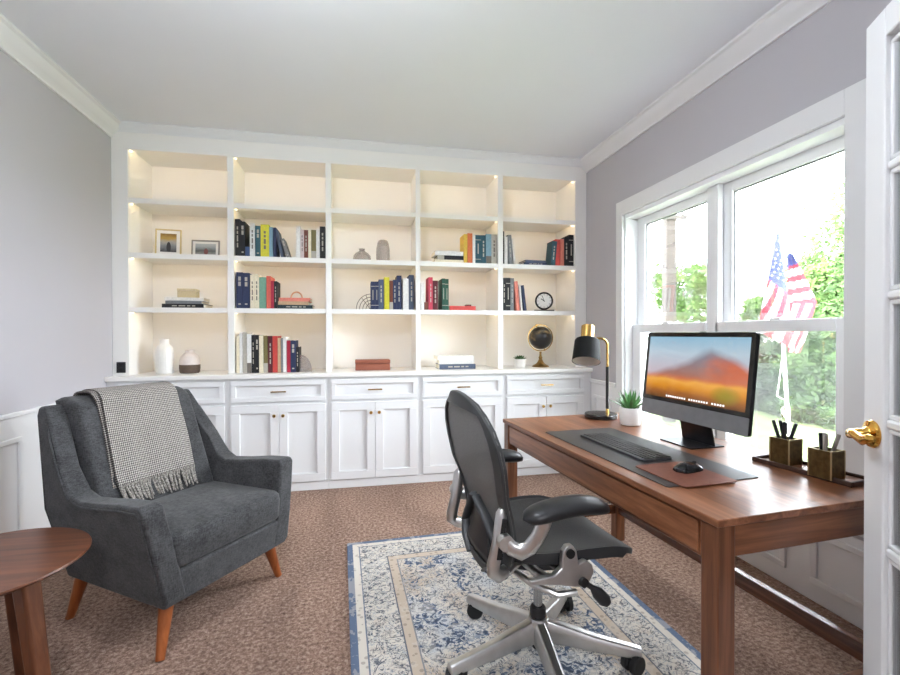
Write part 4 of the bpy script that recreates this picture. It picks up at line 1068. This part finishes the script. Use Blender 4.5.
# lumbar yoke: two prongs rising to meet, with a dark pad between
yk=MB()
for sy in (-1,1):
    yk.tube([back_pt(sy*.80,.16,-.014),back_pt(sy*.62,.24,-.016),back_pt(sy*.30,.34,-.016),back_pt(sy*.05,.42,-.016)],[.015,.017,.015,.013],12,ell=(.5,1.2))
    yk.tube([back_pt(sy*.80,.16,-.014),back_pt(sy*.72,.08,-.014),back_pt(sy*.45,.02,-.012)],[.015,.014,.012],12,ell=(.5,1.2))
yk.build('lumbar_yoke',plain('yoke_graphite',(50,51,53),.45),oc)
m=MB(); m.grid(lambda a,b:back_pt((2*a-1)*(.58-.44*b),.09+.26*b,-.012-.004*sin(pi*a)),12,10); m.uv={}
m.build('lumbar_pad',M_black,oc,solid=.012,ang=60)
# arm uprights, brackets, pads
for sy in (-1,1):
    y=sy*.212
    up=MB()
    up.tube([(-.08,sy*.06,.424),(-.16,sy*.14,.438),(-.246,y,.450),(-.264,y,.464),(-.264,y,.486),(-.248,y,.55),(-.236,y,.640),(-.234,y,.655)],[.018,.018,.022,.023,.022,.021,.020,.012],14,ell=(1,.85))
    u=up.build('arm_upright',M_alu,oc)
    MB().box(-.012,.004,y+sy*.016,y+sy*.0205,-.060,.065,T=Matrix.Translation((-.240,0,.565))@Matrix.Rotation(RAD(9),4,'Y')).build('slot',M_rub,u,bevel=.002)
    br=MB(); br.tube([(-.234,y+sy*.030,.566),(-.220,y+sy*.038,.546),(-.196,y+sy*.050,.538),(-.172,y+sy*.060,.552),(-.152,y+sy*.070,.584),(-.140,y+sy*.078,.616),(-.134,y+sy*.080,.638)],[.020,.024,.026,.024,.022,.022,.024],14,ell=(1,.62),up=(0,0,1))
    br.cyl((-.238,y+sy*.014,.564),(-.238,y+sy*.044,.564),.024,n=20)
    b=br.build('arm_bracket',M_alu,oc)
    pd=MB(); rr=[]
    for i in range(17):
        s=i/16; x=-.205+.290*s; w=.048*(max(0,1-abs(2*s-1)**5))**.45+.002; h=.029*(max(0,1-abs(2*s-1)**4))**.5+.001
        zc=.648+.016*sin(pi*min(1,s*1.0))-.004*max(0,s-.72)/.28+.010*s
        rr.append([Vector((x,y+sy*.082+w*cos(a),zc+h*sin(a)*(1 if sin(a)>0 else .85))) for a in [2*pi*k/18 for k in range(18)]])
    pd.loft(rr); pd.build('arm_pad',plain('arm_pad_black',(30,30,32),.42),oc,ang=60)

# ------------------------------------------------------------------ french door
E0=Vector((1.28,.93)); da=RAD(29.7); dd=Vector((sin(da),cos(da))); 
hinge=E0-dd*.76
# local: x runs from hinge to knob edge, y through the thickness (visible face at +y)
dr=bpy.data.objects.new('door_1',None); COL.objects.link(dr); dr.location=(hinge.x,hinge.y,.004); dr.rotation_euler=(0,0,math.atan2(dd.y,dd.x))
tag(dr,'white glazed french door standing open at the right edge','door',kind='structure')
DWd,DH=.76,1.975; SW=.082
m=MB(); m.box(0,SW,-.036,0,0,DH).box(DWd-SW,DWd,-.036,0,0,DH).box(SW,DWd-SW,-.036,0,DH-.070,DH).box(SW,DWd-SW,-.036,0,0,.36)
zs=[.36+(DH-.070-.36)*k/5 for k in range(6)]
m.build('door_frame',M_white,dr,bevel=.003)
g=MB()
for z in zs[1:-1]: g.box(SW,DWd-SW,-.031,-.005,z-.011,z+.011)
g.box(DWd/2-.011,DWd/2+.011,-.031,-.005,.36,DH-.070); g.build('muntin',M_white,dr,bevel=.006)
for k in range(5):
    for (a,b) in ((SW,DWd/2-.011),(DWd/2+.011,DWd-SW)):
        z0,z1=zs[k]+.011,zs[k+1]-.011
        bd=MB()
        for (q0,q1,r0,r1) in ((a,a+.012,z0,z1),(b-.012,b,z0,z1),(a,b,z0,z0+.012),(a,b,z1-.012,z1)): bd.box(q0,q1,-.026,-.010,r0,r1)
        bd.build('glazing_bead',M_white,dr,bevel=.003)
        MB().box(a,b,-.020,-.016,z0,z1).build('pane',M_doorglass,dr,smooth=False)
kz=.945; kx=DWd-.044
hn=MB(); T=Matrix.Translation((kx,0,kz))@Matrix.Rotation(RAD(-90),4,'X')
hn.lathe([(.001,.0),(.033,.0),(.035,.004),(.032,.010),(.018,.014),(.012,.022),(.011,.046),(.001,.047)],32,T=T)
hn.tube([(kx,.046,kz),(kx-.010,.054,kz),(kx-.035,.056,kz+.004),(kx-.070,.054,kz-.004),(kx-.100,.056,kz+.006),(kx-.112,.050,kz+.008)],[.010,.011,.010,.011,.010,.006],12,ell=(1.1,.75))
hn.build('lever_handle',M_brassdoor,dr)
T2=Matrix.Translation((kx,-.036,kz))@Matrix.Rotation(RAD(90),4,'X')
MB().lathe([(.001,.0),(.033,.0),(.035,.004),(.032,.010),(.012,.018),(.011,.04),(.026,.05),(.026,.07),(.001,.075)],28,T=T2).build('outer_knob',M_brassdoor,dr)

# unseen globe on a mount, added as fill in place of bounced flash
cl=thing('fill_globe','unseen fill globe added overhead near the doorway to brighten the room','ceiling light',(-.25,1.18,2.37))
MB().lathe([(.001,.3595),(.075,.3595),(.070,.335),(.012,.330),(.012,.13),(.040,.125),(.040,.105),(.001,.105)],32).build('fill_mount',M_brass,cl)
MB().sphere((0,0,0),.12).build('fill_sphere',emit('fill_globe_glow',(238,246,255),FILL_STRENGTH),cl)

# ------------------------------------------------------------------ outdoors
def cam_pt(px,py,depth):
    p=Vector((0,0,1.2))+_f*depth+_r*(depth*(px-450)/453.3)-_u*(depth*(py-337.5)/453.3); return p
GZ=-.55
M_grass=NT('lawn_grass'); v=M_grass.coord(); M_grass.base(M_grass.ramp(M_grass.noise(v,3,5,.7),[(.35,lin((70,84,52))),(.65,lin((112,124,84)))])); M_grass=M_grass.set(1,0,.1)
gm=MB(); gm.box(2.25,60,-25,60,GZ-.2,GZ); struct(gm.build('lawn',M_grass,smooth=False),'green lawn beyond the window')
def leafmat(name,a,b):
    t=NT(name); oi=t.noise(t.coord(),1.6,3); f2=t.noise(t.coord(),9,2)
    t.base(t.ramp(t.math('ADD',t.math('MULTIPLY',oi,.5),t.math('MULTIPLY',f2,.5)),[(.36,lin(a)),(.64,lin(b))]))
    t.b.inputs['Subsurface Weight'].default_value=0
    tl=t.node('ShaderNodeBsdfTranslucent'); tl.inputs[0].default_value=lin(b); mx=t.node('ShaderNodeMixShader'); mx.inputs[0].default_value=.3
    t.link(t.b.outputs[0],mx.inputs[1]); t.link(tl.outputs[0],mx.inputs[2]); t.link(mx.outputs[0],t.out.inputs[0])
    return t.set(.7,0,.2)
M_fol1=leafmat('bright_leaf',(44,66,32),(92,118,58)); M_fol2=leafmat('evergreen_leaf',(34,52,35),(68,90,60)); M_fol3=leafmat('pale_leaf',(58,78,46),(104,128,76)); M_fol4=leafmat('young_evergreen_leaf',(40,60,34),(82,106,58))
M_bark=wood('grey_bark',(70,60,52),(104,92,82),(140,128,116),'Z',.9)
def foliage(blobs, n, size, flatten=1, droop=0):
    m=MB(); tot=sum(b[3]**2 for b in blobs)
    for (cx,cy,cz,r,rz) in blobs:
        k=int(n*r*r/tot)
        for _ in range(k):
            while True:
                d=Vector((random.gauss(0,1),random.gauss(0,1),random.gauss(0,1)))
                if d.length>.01: break
            d.normalize(); f=random.uniform(.45,1.0)**.5
            lump=1+.18*sin(d.x*7+cx)+.14*sin(d.y*9+cz)
            p=Vector((cx+d.x*r*f*lump,cy+d.y*r*f*lump,cz+d.z*rz*f*lump))
            s=size*random.uniform(.6,1.3)
            a=Vector((random.gauss(0,1),random.gauss(0,1),random.gauss(0,.5)-droop)).normalized(); b=a.cross(d+Vector((random.gauss(0,.5),random.gauss(0,.5),random.gauss(0,.5))))
            if b.length<.05: continue
            b.normalize()
            m.add([p-a*s,p+b*s*.45,p+a*s,p-b*s*.45],[(0,1,2,3)])
    return m
def tree(name,label,px,depth,ztop,R,mat,conifer=False,n=3200,leafs=.16,group=None,zlow=None):
    p=cam_pt(px,337.5,depth); t=thing(name,label,'tree' if 'shrub' not in name else 'shrub',(p.x,p.y,GZ),0,group)
    H=ztop-GZ; low=(zlow-GZ) if zlow is not None else H*.3
    if conifer:
        blobs=[]
        for i in range(7):
            s=i/6; blobs.append((random.uniform(-.1,.1),random.uniform(-.1,.1),low+(H-low)*s*.93,R*(1-.86*s)+.06,(H-low)/9))
    else:
        blobs=[(0,0,(low+H)/2,R*.72,(H-low)*.42)]
        for i in range(9):
            a=i*2.4; zz=low+(H-low)*random.uniform(.2,.85); rr=R*random.uniform(.35,.5)
            blobs.append((cos(a)*R*.55,sin(a)*R*.55,zz,rr,rr*.75))
    foliage(blobs,n,leafs,droop=.4 if conifer else 0).build('foliage',mat,t,smooth=False,fixn=False)
    MB().tube([(0,0,0),(.03,0,low),(0,.03,H*.75)],[.05*R+.05,.04*R+.035,.02],10).build('trunk',M_bark,t)
tree('leafy_tree','light green leafy tree seen left through the farther window',684,17,3.9,1.6,M_fol1,n=9000,leafs=.075,zlow=1.4)
tree('leafy_tree','tall pale green tree at the right behind the flag',856,15.5,7.0,2.1,M_fol3,n=26000,leafs=.085,zlow=1.0)
tree('evergreen_shrub','broad evergreen shrub directly behind the flagpole',788,10.4,2.1,.9,M_fol2,True,n=14000,leafs=.075,group='evergreens behind the flag',zlow=-.4)
tree('evergreen_shrub','tall evergreen shrub at the right of the flag, nearest the door',842,9.0,2.7,1.0,M_fol4,True,n=14000,leafs=.075,group='evergreens behind the flag',zlow=-.4)
tree('evergreen_shrub','lower evergreen shrub left of the flag behind the computer',750,12.9,1.5,.95,M_fol2,True,n=13000,leafs=.075,group='evergreens behind the flag',zlow=-.4)
tree('leafy_tree','small green tree left of the flag in the nearer window',758,15,2.6,.9,M_fol1,n=5000,leafs=.07,zlow=.6)
tree('evergreen_shrub','dense low shrub seen below the farther window rail',645,16.5,1.15,1.0,M_fol2,True,n=5000,leafs=.08,group='evergreens behind the flag',zlow=-.4)
tree('evergreen_shrub','dense low shrub hidden partly by the mullion between the windows',700,14.5,1.15,.8,M_fol4,True,n=5000,leafs=.08,group='evergreens behind the flag',zlow=-.4)
tree('rounded_shrub','large bright green rounded shrub right of the flag',838,12.4,3.5,1.25,M_fol1,n=16000,leafs=.075,zlow=-.2)
# wooden post with cross arm
p=cam_pt(669,337.5,9.0); po=thing('wooden_post','weathered grey wooden post with a short cross arm outside the farther window','post',(p.x,p.y,GZ),-YAW)
M_post=wood('weathered_post',(46,41,38),(56,50,46),(64,58,53),'Z',.9)
MB().box(-.098,.098,-.098,.098,0,4.6).build('post_shaft',M_post,po,bevel=.01)
MB().box(-.30,.30,-.13,-.098,3.98,4.07).build('cross_arm',plain('arm_grey_wood',(60,56,52),.9),po,bevel=.006)
MB().tube([(.20,-.11,4.07),(.22,-.11,4.16),(.17,-.11,4.28)],.022,8).build('insulator_hook',plain('hook_grey',(60,60,60),.6),po)
# far house
p=cam_pt(716,337.5,34); hs=thing('neighbour_house','white neighbouring house far behind the garden trees','house',(p.x,p.y,GZ),-RAD(40))
M_siding=painted('white_siding',(232,234,238),.6); M_roof=plain('grey_shingle',(150,152,158),.9)
MB().box(-4.2,4.2,0,5,0,4.2).build('house_wall',M_siding,hs,smooth=False)
MB().prism([(-4.6,4.2),(4.6,4.2),(0,6.1)],-.3,5.3,'XZ').build('roof',M_roof,hs,smooth=False)
for wx in (-2.6,-1.0,1.0,2.6):
    w=MB().box(wx-.4,wx+.4,-.05,.02,1.9,3.2).build('house_window',M_vinyl,hs,smooth=False)
    MB().box(wx-.32,wx+.32,-.07,-.051,1.98,3.12).build('window_pane',plain('dim_pane',(150,160,172),.2),w,smooth=False)
# flag on its pole
FD=5.6
pt_=cam_pt(776,226,FD); pb=cam_pt(789,437,FD)
dirp=(pt_-pb).normalized(); t0=(GZ-pb.z)/dirp.z; foot=pb+dirp*t0
fp=thing('flagpole','white flagpole with rope loops standing in the garden','flagpole',tuple(foot))
top=pt_-foot; MB().tube([(0,0,0),tuple(top)],[.022,.016],12).sphere(tuple(top),.026,n=12,k=8).build('pole_shaft',plain('pole_white',(232,232,230),.4),fp)
ppx=lambda x,y,dep=FD-.03: cam_pt(x,y,dep)-foot
rp_=MB(); rp_.tube([ppx(783,352),ppx(780,375),ppx(777,396),ppx(785,400)],.006,6); rp_.ring(tuple(ppx(786,411)),.060,.006,'Y',n=24,k=6); rp_.ring(tuple(ppx(787,414)),.050,.005,'Y',n=24,k=6)
rp_.build('rope',plain('white_rope',(225,224,220),.8),fp)
# flag cloth: canton by the pole top, hanging in folds. outline given in metres on the cloth plane
M_fr=plain('flag_red',(120,12,28),.8); M_fw=plain('flag_white',(170,166,166),.8); M_fb=plain('flag_blue',(24,34,84),.8)
sc_=FD/453.3
def quad_interp(P,u,v):
    a=P[0]*(1-u)+P[1]*u; b=P[3]*(1-u)+P[2]*u; return a*(1-v)+b*v
def cloth_pt(u,v):
    """u along the fly (0 at hoist), v from top stripe to bottom stripe; the flag hangs from its upper hoist corner"""
    # two panels meeting at a fold: hoist panel (u<.42) and outer panel
    A=[Vector((776,232)),Vector((790,262)),Vector((786,345)),Vector((757,337))]
    return A
# left panel: canton above, stripes slanting to lower left
def left_panel(s,t):   # s across, t down
    l0=Vector((776,234)); l1=Vector((757,331)); r0=Vector((779,232)); r1=Vector((795,350))
    q=(l0*(1-t)+l1*t)*(1-s)+(r0*(1-t)+r1*t)*s
    fold=.06*sin(s*5.2+.4)*t
    return cam_pt(q.x,q.y,FD-.16+fold)
def right_panel(s,t):
    l0=Vector((787,252)); l1=Vector((788,352)); r0=Vector((791,250)); r1=Vector((803,355))
    rx=[Vector((793,254)),Vector((806,278)),Vector((817,302)),Vector((806,338)),Vector((800,353))]
    k=min(3,int(t*4)); f=t*4-k; rr=rx[k]*(1-f)+rx[k+1]*f
    ll=l0*(1-t)+l1*t; q=ll*(1-s)+rr*s
    return cam_pt(q.x,q.y,FD-.10+.05*sin(s*4+t*2))
fm=MB(); NU,NV=30,60
def add_panel(fn,colf):
    for j in range(NV):
        for i in range(NU):
            s0,s1,t0_,t1_=i/NU,(i+1)/NU,j/NV,(j+1)/NV
            fm.add([fn(s0,t0_)-foot,fn(s1,t0_)-foot,fn(s1,t1_)-foot,fn(s0,t1_)-foot],[(0,1,2,3)],colf((s0+s1)/2,(t0_+t1_)/2))
def colL(s,t):
    if t<.46+.06*s: return 2
    q=(s*.62+ (t-.46)*.85)*7.2
    return 0 if int(q)%2==0 else 1
def colR(s,t):
    if t<.15-.05*s: return 2
    if t<.52: return 0 if int((t+.05*s)*16)%2==0 else 1
    q=(s*.7+(t-.52)*.75)*6.6
    return 0 if int(q)%2==0 else 1
add_panel(left_panel,colL); add_panel(right_panel,colR)
for r in range(9):
    t=.08+.043*r
    for c in range(1 if r<2 else (2 if r<5 else 3)):
        n=1 if r<2 else (2 if r<5 else 3); s=(c+.5+(.25 if r%2 else -.1))/n
        if not .1<s<.95: continue
        cpt=left_panel(s,t)-foot-_f*.03; R_=.014; vs=[]
        for k in range(10):
            a=pi/2+k*pi/5; rr=R_ if k%2==0 else R_*.42; vs.append(cpt+_r*rr*cos(a)+_u*rr*sin(a))
        fm.add(vs,[tuple(range(10))],1)
fg=fm.build('flag',[M_fr,M_fw,M_fb],smooth=False,fixn=False); fg.location=foot
tag(fg,'stars and stripes flag hanging in folds outside the nearer window','flag')
